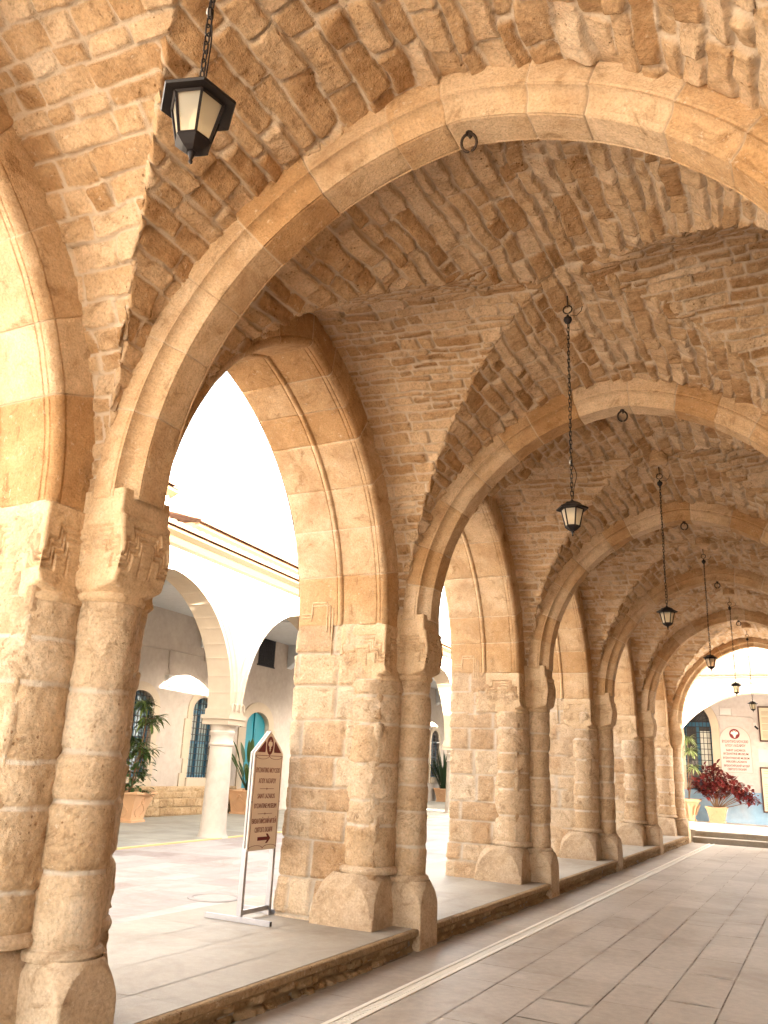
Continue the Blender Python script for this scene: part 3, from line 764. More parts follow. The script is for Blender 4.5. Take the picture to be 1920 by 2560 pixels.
for b, (y0, y1) in enumerate(BAYS):
    mid = (y0+y1)/2
    zb = [3.28, 3.28, 3.27, 3.275, 3.275, 3.275][b]; ztop = 5.14 if b else 5.25; mid = mid+SK*LX if b else -2.214
    root = thing('hanging_lantern', ln_names[b], 'lantern', (LX, mid, zb), 'lanterns hung along the vaulted walk')
    make_lantern(root, LX, mid, zb, ztop, rad([18, 4, 10, 25, 0, 15][b]), b in (1, 5))

# ------------------------------------------------------------------ floors
def slabs(mb, x0, x1, y0, y1, rows, lens, gap, z, seed, along='y', jit=.002, tilt=.002):
    """slab rows running along y (or x): every slab its own quad"""
    rng = np.random.default_rng(seed); V = []; T = []
    a = x0 if along == 'y' else y0; A1 = x1 if along == 'y' else y1
    b0, b1 = (y0, y1) if along == 'y' else (x0, x1)
    while a < A1-.02:
        w = min(rng.uniform(*rows), A1-a)
        if A1-(a+w) < rows[0]*.5: w = A1-a
        b = b0-rng.random()*lens[1]
        while b < b1:
            l = rng.uniform(*lens); c0, c1 = max(b, b0), min(b+l, b1)
            if c1-c0 > .03:
                g = gap*.5*(1+.6*(rng.random(4)-.5)); t = rng.normal(0, tilt, 2)
                q = [(a+g[0], c0+g[1]), (a+w-g[2], c0+g[1]), (a+w-g[2], c1-g[3]), (a+g[0], c1-g[3])]
                for (p, s) in q:
                    zz = z+t[0]*(p-a-w/2)+t[1]*(s-(c0+c1)/2)+rng.normal(0, jit*.2)
                    V.append((p, s, zz) if along == 'y' else (s, p, zz))
                T += [rng.random()]*4
            b += l
        a += w
    V = np.array(V); k = len(V)//4; F = np.arange(4*k).reshape(k, 4)
    if along != 'y': F = F[:, ::-1]
    mb.add(V, [F], np.array(T))
mb = MB(); slabs(mb, .614, 4.25, -8, 21.45, (.403, .407), (.55, 1.15), .008, 0, 11); slabs(mb, .02, .45, -8, 21.45, (.42, .44), (.5, .9), .010, 0, 12)
struct(mb.build('walk_floor', M_FLOOR), 'grey brown slab floor of the covered walk', 'floor')
mb = MB(); mb.add([(-.02, -8, -.006), (4.4, -8, -.006), (4.4, 21.5, -.006), (-.02, 21.5, -.006)], [np.array([[0, 1, 2, 3]])]); struct(mb.build('floor_bed', M_GROUT), 'mortar bed between the floor slabs', 'floor')
# drain channel
dr = thing('drain_channel', 'long narrow pale slotted drain running along the floor beside the kerb', 'drain', (.53, 6, 0))
mb = MB()
rng = np.random.default_rng(4); yy = -8
while yy < 21.4:
    l = rng.uniform(.9, 1.1); mb.b2((.455, yy+.003, -.03), (.492, yy+l-.003, .004)); mb.b2((.572, yy+.003, -.03), (.609, yy+l-.003, .004)); yy += l
mb.build('edge_stone', M_DRAIN, dr)
mb = MB()
for k in range(830): mb.b2((.493, -8+k*.0355, -.012), (.571, -8+k*.0355+.018, .0)) if k*.0355 < 29.4 else None
mb.build('grating', M_DRAIN, dr)
mb = MB(); mb.add([(.492, -8, -.030), (.572, -8, -.030), (.572, 21.4, -.030), (.492, 21.4, -.030)], [np.array([[0, 1, 2, 3]])]); mb.build('channel_bed', M_DARK, dr)
# raised pavement with kerb
mb = MB(); slabs(mb, -2.16, -.035, -6.5, 21.45, (.42, .66), (.9, 1.7), .007, PZ, 21, jit=.0005, tilt=.0008)
struct(mb.build('pavement', M_PLAT), 'raised pale stone pavement under the arcade pillars', 'pavement')
mb = MB(); mb.b2((-2.17, -6.5, -.03), (-.05, 21.44, PZ-.005)); struct(mb.build('pavement_bed', M_GROUTL), 'mortar bed of the raised pavement', 'pavement')
mb = MB(); rng = np.random.default_rng(8); yy = -6.5
while yy < 21.4:
    l = min(rng.uniform(1.3, 2.2), 21.45-yy)
    prof = [(-.03, PZ), (.012, PZ), (.022, PZ-.008), (.022, PZ-.05), (.010, PZ-.058), (-.006, PZ-.070), (-.008, PZ-.08), (-.03, PZ-.08)]
    mb.prism(prof, 1, yy+.002, yy+l-.002, rng.random()); yy += l
struct(mb.build('kerb_slabs', M_KERB), 'moulded edge slabs of the raised pavement', 'kerb')
mb = MB(); yy = np.linspace(-6.5, 21.45, 1400); zz = np.linspace(-.01, PZ-.07, 9); Yg, Zg = np.meshgrid(yy, zz, indexing='ij')
h, tn, mk = stonework(Yg, Zg, 0*Yg, 77, (.10, .14), (.12, .40), H=.035, edge=.02, rough=.022, offs=.018, tilt=.02, warp=.02, rc=.02)
mb.grid(np.stack([-.045+h, Yg, Zg], -1), tn, mk); struct(mb.build('kerb_riser', M_KERB, None, True), 'rough stone riser under the pavement edge', 'kerb')
# ground, courtyard
mb = MB(); mb.add([(-400, -400, -.06), (400, -400, -.06), (400, 400, -.06), (-400, 400, -.06)], [np.array([[0, 1, 2, 3]])]); struct(mb.build('ground', M_GROUND), 'open ground around the buildings', 'ground')

# courtyard frame: s along the opposite building, w into it
TH = rad(4); DS = np.array([-math.sin(TH), math.cos(TH)]); DW = np.array([-math.cos(TH), -math.sin(TH)]); O = np.array([-7.2, 10.0])
def cw3(P):
    P = np.asarray(P, float); xy = O+P[..., :1]*DS+P[..., 1:2]*DW
    return np.concatenate([xy, P[..., 2:]], -1)
class CB(MB):
    """mesh builder in courtyard coordinates (s, w, z)"""
    def build(s, *a, **k):
        s.v = [cw3(v) for v in s.v]; return MB.build(s, *a, **k)
CG = .10
mb = CB(); slabs(mb, -26, 40, -7.5, .0-.05, (.34, .5), (.45, 1.1), .008, CG, 31, along='x', jit=.0005, tilt=.0005)
V = mb.v[0]; cen = cw3(V).reshape(-1, 4, 3).mean(1); keep = cen[:, 0] < -1.9
mb.f = [mb.f[0][keep]]
struct(mb.build('courtyard_ground', M_COURT), 'pale pinkish paving slabs of the open courtyard', 'courtyard')
mb = MB(); mb.add([(-40, -20, CG-.006), (-2.12, -20, CG-.006), (-2.12, 60, CG-.006), (-40, 60, CG-.006)], [np.array([[0, 1, 2, 3]])]); struct(mb.build('courtyard_bed', M_GROUTL), 'mortar bed of the courtyard paving', 'courtyard')
mb = CB(); slabs(mb, -24, 40, .10, 4.62, (.38, .42), (.38, .42), .008, CG+.012, 41, along='x', jit=.0005, tilt=.0005); struct(mb.build('portico_floor', M_PORT), 'grey green square tiles under the opposite portico', 'floor')
mb = CB(); mb.b2((-24, -.02, CG-.03), (40, .095, CG+.014)); struct(mb.build('portico_edge', simple('yellow_edge_stone', (.62, .47, .22), .8)), 'yellowish edging stone along the opposite portico', 'kerb')
mh = thing('manhole_cover', 'round metal manhole cover in the courtyard paving left of the sign stand', 'manhole cover', (-2.62, 4.32, CG))
mb = MB(); mb.lathe([(.0, .006), (.22, .006), (.225, .009), (.235, .009), (.24, .004)], (-2.75, 4.45, CG), 40); mb.build('cover', simple('paved_cover', (.37, .33, .30), .8), mh)
mb = MB(); mb.lathe([(.25, .004), (.255, .011), (.30, .011), (.305, .0)], (-2.75, 4.45, CG), 40, cap=False); mb.build('rim', simple('cover_rim', (.30, .27, .25), .7), mh)

# ------------------------------------------------------------------ opposite courtyard building
cb = thing('courtyard_building', 'white arcaded courtyard building with tiled eaves, seen through the large side arch', 'building', (*cw3([0, 0, CG])[:2], CG))
BAYC = 4.96; AA, AE, AZ = 2.25, .155, 2.56; WT = .55
mb = CB(); tr = CB(); cap = CB()
K = range(-4, 8)
for k in K:
    sc = .43+k*BAYC; mid = sc+BAYC/2
    h, z, N, s = arch_pts(mid, AA, AE, AZ, 0, 40)
    hs = np.concatenate([[sc], h, [sc+BAYC]]); zl = np.concatenate([[AZ], z, [AZ]])
    for w, fl in ((0, True), (WT, False)):
        Pg = np.zeros((2, len(hs), 3)); Pg[..., 0] = hs; Pg[..., 1] = w; Pg[0, :, 2] = zl; Pg[1, :, 2] = 5.45
        mb.grid(Pg, flip=fl)
mb.build('arcade_wall', M_WHITE, cb)
for k in K:
    sc = .43+k*BAYC; mid = sc+BAYC/2
    tr = CB(); r = AA+AE
    L = [(-.035, .34), (-.035, .27), (-.05, .25), (-.05, .20), (-.02, .17), (-.02, .13), (-.04, .11), (-.03, .07), (0, .05), (.0, -.003), (WT+.0, -.003), (WT+.01, .12), (WT, .16)]
    pr = subdiv(L, .12)
    pr[:, 2] *= -1; pr[:, 3] *= -1
    sweep(tr, 0, mid, AA, AE, AZ, pr, 1300+k, (.26, .38), .05, .0035, .0006, vo=.001)
    tr.build('arch_trim', M_TRIM, cb, True, 35)
    cap = CB()
    cap.b2((sc-.33, -.07, AZ-.19), (sc+.33, WT+.07, AZ-.11)); cap.b2((sc-.30, -.04, AZ-.30), (sc+.30, WT+.04, AZ-.19)); cap.b2((sc-.25, -.03, AZ-.11), (sc+.25, WT+.03, AZ+.015))
    for q in range(-1, 2):   # scallops at the arch foot
        th = np.linspace(0, math.pi, 9); cap.tube(np.stack([sc+q*.16+.08*np.cos(th), np.full(9, -.05), AZ-.03+.16*np.sin(th)], -1), .022, 6)
    cap.build('impost', M_TRIM, cb)
    col = CB(); z0 = CG
    prof = [(.40, 0), (.36, .05), (.33, .14), (.315, .4), (.305, 1.0), (.285, AZ-.30-z0-.42), (.31, AZ-.30-z0-.41), (.325, AZ-.30-z0-.38), (.295, AZ-.30-z0-.34), (.29, AZ-.30-z0-.22), (.315, AZ-.30-z0-.19), (.33, AZ-.30-z0-.14), (.30, AZ-.30-z0-.11), (.31, AZ-.30-z0-.03), (.34, AZ-.30-z0)]
    col.lathe([(r*.80, z) for r, z in prof], (sc, WT/2, z0), 28); col.build('column', M_COLM, cb, True, 40)
# eave, cornice, roof
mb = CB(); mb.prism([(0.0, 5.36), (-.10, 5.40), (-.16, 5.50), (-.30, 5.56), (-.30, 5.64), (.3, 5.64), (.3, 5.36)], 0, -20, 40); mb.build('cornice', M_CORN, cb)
def tile_roof(mb, s0, s1, w0, z0, w1, z1, pitch=.22, amp=.045):
    n = int((s1-s0)/pitch)*8; m = 14
    s = np.linspace(s0, s1, n); t = np.linspace(0, 1, m)
    S, T = np.meshgrid(s, t, indexing='ij')
    ph = (S-s0)/pitch*2*math.pi
    Z = z0+(z1-z0)*T+amp*np.abs(np.sin(ph/2))**.8+.02*(1-(T*(m-1)/2) % 1)
    tone = _h(np.floor(ph/math.pi/2), np.floor(T*6), 0*T, 5)
    mb.grid(np.stack([S, w0+(w1-w0)*T, Z], -1), tone)
    mb.grid(np.stack([np.stack([s, np.full(n, w0), np.full(n, z0-.03)], -1), np.stack([s, np.full(n, w0), z0+amp*np.abs(np.sin((s-s0)/pitch*math.pi))**.8+.02], -1)]), .6)
mb = CB(); tile_roof(mb, -20, 40, -.38, 5.66, 4.6, 6.75); mb.build('roof', M_TILE, cb, True, 50)
mb = CB(); mb.b2((-20, WT, 5.38), (40, 4.5, 5.44)); mb.build('portico_ceiling', M_WHITE, cb)
# inner wall of the portico
WI = 4.51; S0 = 4.325
mb = CB()
holes = []
def inner(s): return s+S0
def opening(sl, sr, z0, zsp, zt, n=14):
    """arched opening outline, returns polygon (s,z)"""
    m = (sl+sr)/2; a = (sr-sl)/2; t = np.linspace(0, math.pi, n)
    return [(sl, z0), (sr, z0)]+[(m+a*math.cos(q), zsp+(zt-zsp)*math.sin(q)) for q in t]
def wall_with_openings(mb, s0, s1, z0, z1, w, ops, step=.25, flip=True):
    """vertical strips leaving arched openings (non overlapping in s)"""
    S = set(np.arange(s0, s1+1e-6, step)); 
    for (sl, sr, a0, zsp, zt) in ops: S |= set(np.linspace(sl, sr, 15))
    S = np.array(sorted(S))
    def top(o, s): m = (o[0]+o[1])/2; a = (o[1]-o[0])/2; return o[3]+(o[4]-o[3])*math.sqrt(max(0, 1-((s-m)/a)**2))
    for p, q in zip(S[:-1], S[1:]):
        o = [o for o in ops if o[0]-1e-6 <= p and q <= o[1]+1e-6]
        if not o: quads = [((p, z0), (q, z0), (q, z1), (p, z1))]
        else:
            o = o[0]; quads = [((p, z0), (q, z0), (q, o[2]), (p, o[2])), ((p, top(o, p)), (q, top(o, q)), (q, z1), (p, z1))]
        for Q in quads: mb.add([(a, w, b) for a, b in Q], [np.array([[0, 1, 2, 3]])[:, ::-1] if flip else np.array([[0, 1, 2, 3]])])
W1 = (inner(-1.95), inner(-.86), 1.07, 2.80, 3.18); W2 = (inner(.83), inner(1.92), 1.07, 2.85, 3.23); DR = (inner(3.62), inner(4.95), CG, 2.62, 3.05)
W0 = (inner(-4.7), inner(-3.6), 1.07, 2.80, 3.18)
W4 = (inner(9.2), inner(10.25), 1.0, 2.75, 3.15); W5 = (inner(20.15), inner(21.3), 1.2, 2.85, 3.38)
UPW = (inner(4.0), inner(4.97), 4.53, 5.375, 5.376)
OPS = [W0, W1, W2, DR, W4, W5]
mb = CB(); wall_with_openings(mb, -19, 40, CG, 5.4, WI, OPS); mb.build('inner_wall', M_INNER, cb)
def stone_surround(o, w=.22, depth=.04, zb=None, name='stone_surround', toothed=True):
    mb = CB(); sl, sr, z0, zsp, zt = o; m = (sl+sr)/2; a = (sr-sl)/2
    zb = z0-.26 if zb is None else zb
    rng = np.random.default_rng(int(abs(sl)*100)); z = zb
    while z < zsp-.05:
        hgt = min(rng.uniform(.28, .42), zsp-z)
        for sg, e in ((-1, sl), (1, sr)):
            ww = w+(rng.choice([0, .1]) if toothed else 0)
            mb.b2((e, WI-depth, z+.003), (e+sg*ww, WI+.2, z+hgt-.003), rng.random())
        z += hgt
    n = 9; t = np.linspace(0, math.pi, n*3+1)
    P = []
    for rr, ww in ((0, WI+.2), (0, WI-depth), (w, WI-depth), (w, WI)):
        P.append([(m+(a+rr)*math.cos(q), ww, zsp+(zt-zsp+rr)*math.sin(q)) for q in t])
    mb.grid(np.array(P).transpose(1, 0, 2))
    if z0 > .5: mb.b2((sl-.05, WI-.09, z0-.26), (sr+.05, WI+.2, z0-.002))
    return mb.build(name, M_TRIM, cb)
def window(o, shade, blind=False):
    sl, sr, z0, zsp, zt = o; m = (sl+sr)/2; a = (sr-sl)/2
    fr = CB(); ww = WI+.14
    for e0, e1 in ((sl, sl+.06), (sr-.06, sr), (m-.03, m+.03)): fr.b2((e0, ww-.03, z0), (e1, ww+.03, zt-.02 if abs((e0+e1)/2-m) < .1 else zsp))
    for zz in (z0, z0+.9, zsp-.06): fr.b2((sl, ww-.025, zz), (sr, ww+.025, zz+.07))
    f = fr.build('window', M_BFRAME, cb)
    pn = CB(); pn.prism(opening(sl, sr, z0, zsp, zt), 1, ww+.035, ww+.05); ob = pn.build('pane', shade, f)
    if blind == 1:
        c = CB(); c.b2((sl+.07, ww+.028, z0+.95), (m-.04, ww+.033, zsp-.1)); c.b2((m+.04, ww+.028, z0+1.2), (sr-.07, ww+.033, zsp-.1)); c.build('blind', M_BLIND, f)
    g = CB()
    for s in np.linspace(sl+.05, sr-.05, 9):
        zt_ = zsp+(zt-zsp)*math.sqrt(max(0, 1-((s-m)/a)**2)); g.tube([(s, WI+.03, z0), (s, WI+.03, zt_)], .010, 5)
    for z in np.arange(z0+.12, zt-.08, .17): g.tube([(sl-.03, WI+.015, z), (sr+.03, WI+.015, z)], .010, 5)
    g.build('grille', M_GRILLE, f)
for o, sh, bl in ((W0, M_PANE, 0), (W1, M_PANEB, 0), (W2, M_PANEB, 1), (W4, M_PANE, 0), (W5, M_PANE, 0)): stone_surround(o); window(o, sh, bl)
stone_surround(DR, .30, .04, CG)
d = CB(); sl, sr, z0, zsp, zt = DR; m = (sl+sr)/2
d.prism(opening(sl, sr, z0, zsp, zt), 1, WI+.12, WI+.17); dob = d.build('door', M_TEAL, cb)
d = CB()
for e0, e1 in ((sl+.1, m-.08), (m+.08, sr-.1)):
    for z1, z2 in ((.35, 1.1), (1.25, 2.55)): d.b2((e0, WI+.09, z1), (e1, WI+.122, z2))
d.b2((m-.03, WI+.07, z0), (m+.03, WI+.122, zt-.02)); d.build('door_panel', M_TEAL, dob)
# high barred window
mb = CB(); mb.b2((UPW[0], WI-.02, 4.53), (UPW[1], WI-.012, 5.37)); uw = mb.build('window', simple('black_void', (.012, .01, .012), .7), cb)
mb = CB()
for s in np.linspace(UPW[0]+.06, UPW[1]-.06, 8): mb.tube([(s, WI-.05, 4.5), (s, WI-.05, 5.37)], .013, 5)
mb.b2((UPW[0]-.04, WI-.04, 4.49), (UPW[1]+.04, WI, 4.53)); mb.build('grille', M_GRILLE, uw)
# rough stone bench along the foot of the inner wall
mb = CB(); ss = np.linspace(-10, inner(3.2), 500); zz = np.linspace(CG, .80, 26); Sg, Zg = np.meshgrid(ss, zz, indexing='ij')
h, tn, mk = stonework(Sg, Zg, 0*Sg, 1500, (.16, .26), (.2, .5), H=.025, rough=.012, offs=.012, tilt=.02, warp=.03)
mb.grid(np.stack([Sg, WI-.13-h, Zg], -1), tn, mk, flip=True); mb.b2((-10, WI-.15, .80), (inner(3.2), WI, .845), .8); mb.build('stone_plinth', M_KERB, cb, True, 40)
# services on the inner wall
mb = CB(); mb.box((inner(-.32), WI-.06, 3.535), (.40, .12, .28)); mb.box((inner(-.32), WI-.125, 3.535), (.33, .02, .21)); mb.build('junction_box', M_WPLAST, cb)
mb = CB(); mb.tube([(inner(-4), WI-.02, 4.22), (inner(-1.9), WI-.02, 4.28), (inner(-.47), WI-.02, 4.33), (inner(1.2), WI-.02, 4.36)], .014, 5); mb.tube([(inner(-.47), WI-.02, 4.33), (inner(-.45), WI-.02, 3.9), (inner(-.36), WI-.03, 3.66)], .012, 5); mb.box((inner(1.2), WI-.04, 4.33), (.10, .08, .16)); mb.build('conduit', M_INNER, cb)
# upper storey set back
mb = CB(); mb.b2((inner(.2), WI+.3, 5.45), (20, 10, 8.0)); mb.build('upper_storey', M_WHITE, cb)
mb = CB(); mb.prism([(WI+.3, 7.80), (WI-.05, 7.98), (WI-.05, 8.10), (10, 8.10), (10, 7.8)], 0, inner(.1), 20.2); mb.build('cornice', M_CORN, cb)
mb = CB(); tile_roof(mb, inner(-.02), 20.4, WI-.2, 8.12, 9.5, 9.6); mb.build('roof', M_TILE, cb, True, 50)
# portico cross ribs further along
for k in range(-3, 8):
    sc = .43+k*BAYC; mb = CB(); mb.prism([(.5, 4.6), (.9, 5.0), (1.6, 5.25), (3.2, 5.25), (4.0, 5.0), (WI, 4.6), (WI, 5.42), (.5, 5.42)], 0, sc-.16, sc+.16); mb.build('cross_rib', M_WHITE, cb)
# taller house behind
hb = thing('back_house', 'pale house with a tiled eave rising behind the courtyard building, upper left of the sky', 'house', (*cw3([-6, 12, 0])[:2], 0))
mb = CB(); mb.b2((-22, 9.7+.4, 0), (inner(5.55), 16, 11.2)); mb.build('wall', M_WHITE, hb)
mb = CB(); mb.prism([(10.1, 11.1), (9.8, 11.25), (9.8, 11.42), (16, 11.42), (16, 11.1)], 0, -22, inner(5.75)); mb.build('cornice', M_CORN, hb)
mb = CB(); tile_roof(mb, -22, inner(5.9), 9.62, 11.44, 15, 12.8); mb.build('roof', M_TILE, hb, True, 50)

# ------------------------------------------------------------------ far end
YW, YF, LZ = 28.5, 25.2, .28
mb = MB(); mb.prism([(-.01, -.02), (-.01, .125), (.0, .135), (.36, .135), (.36, -.02)], 0, .03, 4.36); 
mb.v[0] = mb.v[0]  # tread one
V = mb.v[0].copy(); mb = MB()
mb.b2((.06, 21.55, -.02), (4.36, 22.2, .115), .6); mb.b2((.05, 21.52, .115), (4.37, 22.2, .14), .9)
struct(mb.build('lower_step', M_PLAT), 'lower stone step at the end of the walk', 'step')
mb = MB(); mb.b2((.06, 21.98, .10), (4.36, 23, .255), .4); mb.b2((.05, 21.94, .255), (4.37, 23, LZ), .9)
struct(mb.build('upper_step', M_PLAT), 'upper stone step at the end of the walk', 'step')
mb = MB(); slabs(mb, -3.0, 9, 23, YW, (.4, .5), (.6, 1.1), .008, LZ, 51, along='x', jit=.0005, tilt=.0005); struct(mb.build('end_court_paving', M_COURT), 'pale paving in front of the far building', 'courtyard')
mb = MB(); mb.b2((-3, 22.6, -.05), (9, YW, LZ-.006)); struct(mb.build('end_court_bed', M_GROUTL), 'mortar bed of the far paving', 'courtyard')
eb = thing('end_building', 'white building with a wide round arch and tiled roof at the far end', 'building', (1.7, YF, LZ))
mb = MB(); CXE, RE, ZE = 1.72, 3.05, 1.28
t = np.linspace(math.pi, 0, 49); h = CXE+RE*np.cos(t); z = ZE+RE*np.sin(t)
hs = np.concatenate([[-4.5, CXE-RE], h, [CXE+RE, 12]]); zl = np.concatenate([[LZ-.1, LZ-.1], z, [LZ-.1, LZ-.1]])
for w, fl in ((YF, False), (YF+.5, True)):
    Pg = np.zeros((2, len(hs), 3)); Pg[..., 0] = hs; Pg[..., 1] = w; Pg[0, :, 2] = zl; Pg[1, :, 2] = 4.75; mb.grid(Pg, flip=not fl)
Pg = np.zeros((2, len(h), 3)); Pg[..., 0] = h; Pg[..., 2] = z; Pg[0, :, 1] = YF; Pg[1, :, 1] = YF+.5; mb.grid(Pg)
mb.build('arch_wall', M_WHITE, eb)
mb = MB(); Pg = np.zeros((4, len(h), 3))
for i, (rr, yy) in enumerate(((RE-.004, YF-.02), (RE+.10, YF-.02), (RE+.10, YF), (RE-.004, YF+.5))): pass
P = [np.stack([CXE+rr*np.cos(t), np.full(len(t), yy), ZE+rr*np.sin(t)], -1) for rr, yy in ((RE-.004, YF+.48), (RE-.004, YF-.025), (RE+.11, YF-.025), (RE+.11, YF+.01))]
mb.grid(np.array(P)); mb.build('arch_trim', M_TRIM, eb)
mb = MB(); mb.b2((-4.5, YF+.45, 4.70), (12, YW, 4.745)); mb.build('portico_ceiling', M_WHITE, eb)
mb = MB(); mb.prism([(YF, 4.60), (YF-.12, 4.66), (YF-.16, 4.76), (YF-.25, 4.80), (YF-.25, 4.87), (YF+.4, 4.87), (YF+.4, 4.6)], 0, -4.6, 12); mb.build('cornice', M_TRIM, eb)
mb = MB(); mb.b2((-4.5, YW+.3, 0), (12, 42, 5.9)); mb.b2((-4.62, YF+.02, 0), (-4.5, YW+.3, 4.74)); mb.build('rear_sun_block', M_WHITE, eb)  # unseen mass and side wall added to keep sun off the courtyard
class EB(MB):
    def build(s, *a, **k): return MB.build(s, *a, **k)
def roof_x(mb, x0, x1, y0, z0, y1, z1): 
    tile_roof(mb, x0, x1, y0, z0, y1, z1)
mb = MB(); tile_roof(mb, -4.7, 12, YF-.32, 4.88, 28.9, 6.05, .19, .016); mb.build('roof', M_TILE, eb, True, 50)
# inner wall with window
EW = (-.98, -.05, 1.22, 3.35, 4.15)
mb = MB()
def wall_x(mb, x0, x1, z0, z1, y, ops):
    tmp = MB(); wall_with_openings(tmp, x0, x1, z0, z1, y, ops, .5, False)
    for V, F in zip(tmp.v, tmp.f): mb.v.append(V); mb.f.append(F); 
    mb.t += tmp.t; mb.m += tmp.m; mb.n += tmp.n
wall_x(mb, -4.5, 12, 1.30, 4.72, YW, [EW[:2]+(1.30,)+EW[3:]]); mb.build('inner_wall', M_LILAC, eb)
mb = MB(); mb.b2((-4.5, YW-.006, LZ-.05), (12, YW+.2, 1.297)); mb.build('dado', M_BLUE, eb)
mb = MB(); sl, sr, z0, zsp, zt = EW; m = (sl+sr)/2; a = (sr-sl)/2
P = []
pa = lambda rr: [(sl-rr, 1.30)]+[(sl-rr, 2.3)]+[(m-(a+rr)*math.cos(q), zsp+(zt-zsp+rr)*math.sin(q)**(1.0 if 1 else 1)) for q in np.linspace(0, math.pi, 25)]+[(sr+rr, 2.3), (sr+rr, 1.30)]
for rr, yy in ((0, YW+.18), (0, YW-.03), (.26, YW-.03), (.26, YW)): P.append([(x, yy, z) for x, z in pa(rr)])
mb.grid(np.array(P)); mb.build('stone_surround', M_TRIM, eb)
fr = MB(); yw = YW+.12
fr.b2((sl, yw-.05, 3.44), (sr, yw+.04, 3.60)); fr.b2((sl, yw-.04, 1.2), (sl+.07, yw+.04, 3.44)); fr.b2((sr-.07, yw-.04, 1.2), (sr, yw+.04, 3.44)); fr.b2((m-.05, yw-.04, 1.2), (m+.05, yw+.04, 3.44)); fr.b2((sl, yw-.04, 1.24), (sr, yw+.04, 1.36))
fo = fr.build('window', M_BFRAME, eb)
pn = MB(); pn.prism(opening(sl, sr, 1.2, zsp, zt), 1, yw+.045, yw+.06); pn.build('pane', M_PANE, fo)
mb = MB(); mb.b2((m+.06, yw+.036, 1.5), (sr-.08, yw+.043, 3.3)); mb.build('blind', M_CURT, fo)
g = MB()
for s in np.linspace(sl+.04, sr-.04, 8): g.tube([(s, YW+.02, 1.22), (s, YW+.02, zsp+(zt-zsp)*math.sqrt(max(0, 1-((s-m)/a)**2)))], .011, 5)
for z in np.arange(1.35, 4.0, .19): g.tube([(sl, YW+.02, z), (sr, YW+.02, z)], .011, 5)
for q in np.linspace(.3, math.pi-.3, 5): g.tube([(m, YW+.02, 3.62), (m+a*.95*math.cos(q), YW+.02, 3.62+.5*math.sin(q))], .011, 5)
g.build('grille', M_GRILLE, fo)
mb = MB(); mb.box((.465, YW-.03, 3.98), (.37, .06, .22)); mb.box((.465, YW-.065, 3.97), (.31, .012, .16)); mb.build('junction_box', M_WPLAST, eb)
mb = MB(); mb.tube([(.25, YW-.015, 4.7), (.25, YW-.015, 1.3)], .012, 5); mb.tube([(-.04, YW-.015, 3.82), (.9, YW-.015, 3.81), (1.25, YW-.015, 3.80), (1.36, YW-.015, 3.72), (1.38, YW-.015, 3.6)], .012, 5); mb.build('conduit', M_LILAC, eb)
sc_ = thing('security_camera', 'small security camera on the far wall beside the upper notice board', 'camera', (1.40, YW, 3.52))
mb = MB(); mb.box((1.385, YW-.03, 3.55), (.09, .06, .13)); mb.tube([(1.385, YW-.05, 3.53), (1.41, YW-.12, 3.46)], .012, 6); mb.build('bracket', M_WPLAST, sc_)
mb = MB(); mb.tube([(1.39, YW-.10, 3.48), (1.47, YW-.20, 3.40)], .035, 10); mb.build('housing', M_IRON, sc_)

# ------------------------------------------------------------------ lettering and signs
def letters(text, size, M, mat, parent, name='lettering', width=None, bold=.0, extr=.0012):
    cu = bpy.data.curves.new('txt', 'FONT'); cu.body = text; cu.size = size; cu.align_x = 'CENTER'; cu.align_y = 'CENTER'; cu.extrude = extr; cu.offset = bold; cu.resolution_u = 3
    ob = bpy.data.objects.new('txt', cu); COL.objects.link(ob)
    dg = bpy.context.evaluated_depsgraph_get(); dg.update()
    me = bpy.data.meshes.new_from_object(ob.evaluated_get(dg)); me.name = name
    bpy.data.objects.remove(ob)
    co = np.zeros(len(me.vertices)*3, np.float32); me.vertices.foreach_get('co', co); co = co.reshape(-1, 3)
    if len(co) and width:
        w = co[:, 0].max()-co[:, 0].min(); co[:, 0] *= width/w
    if len(co):
        co[:, 0] -= (co[:, 0].max()+co[:, 0].min())/2
    A = np.array(M); co = co @ A[:3, :3].T+A[:3, 3]
    if parent is not None: co = co-wloc(parent)
    me.vertices.foreach_set('co', co.astype(np.float32).ravel()); me.update()
    me.materials.clear(); me.materials.append(mat)
    o = bpy.data.objects.new(name, me); COL.objects.link(o); o.parent = parent
    return o
def frame3(o, ex, ey): 
    ex = np.array(ex, float); ey = np.array(ey, float); ez = np.cross(ex, ey); M = np.eye(4); M[:3, 0] = ex; M[:3, 1] = ey; M[:3, 2] = ez; M[:3, 3] = o; return M
def flat(mb, poly, M, th=.002, tone=.5):
    tmp = MB(); tmp.prism(poly, 2, 0, th, tone); A = np.array(M)
    for V in tmp.v: V[:] = V @ A[:3, :3].T+A[:3, 3]
    mb.add(tmp.v[0], tmp.f, tone)
def eagle(sc, cx, cy):
    """double headed eagle silhouette"""
    half = [(0, .62), (.05, .70), (.10, .88), (.20, .98), (.33, .93), (.24, .86), (.22, .72), (.20, .52), (.34, .62), (.50, .68), (.64, .60), (.76, .38), (.80, .10), (.72, -.02), (.66, .10), (.60, -.12), (.52, .0), (.46, -.20), (.38, -.06), (.34, -.26), (.27, -.18), (.30, -.38), (.42, -.52), (.30, -.52), (.20, -.44), (.16, -.62), (.20, -.80), (.10, -.92), (0, -.98)]
    P = [(cx+sc[0]*x, cy+sc[1]*y) for x, y in half]+[(cx-sc[0]*x, cy+sc[1]*y) for x, y in half[::-1][1:-1]]
    return P[::-1]
def oval(cx, cy, rx, ry, n=36): return [(cx+rx*math.cos(q), cy+ry*math.sin(q)) for q in np.linspace(0, 2*math.pi, n, endpoint=False)]
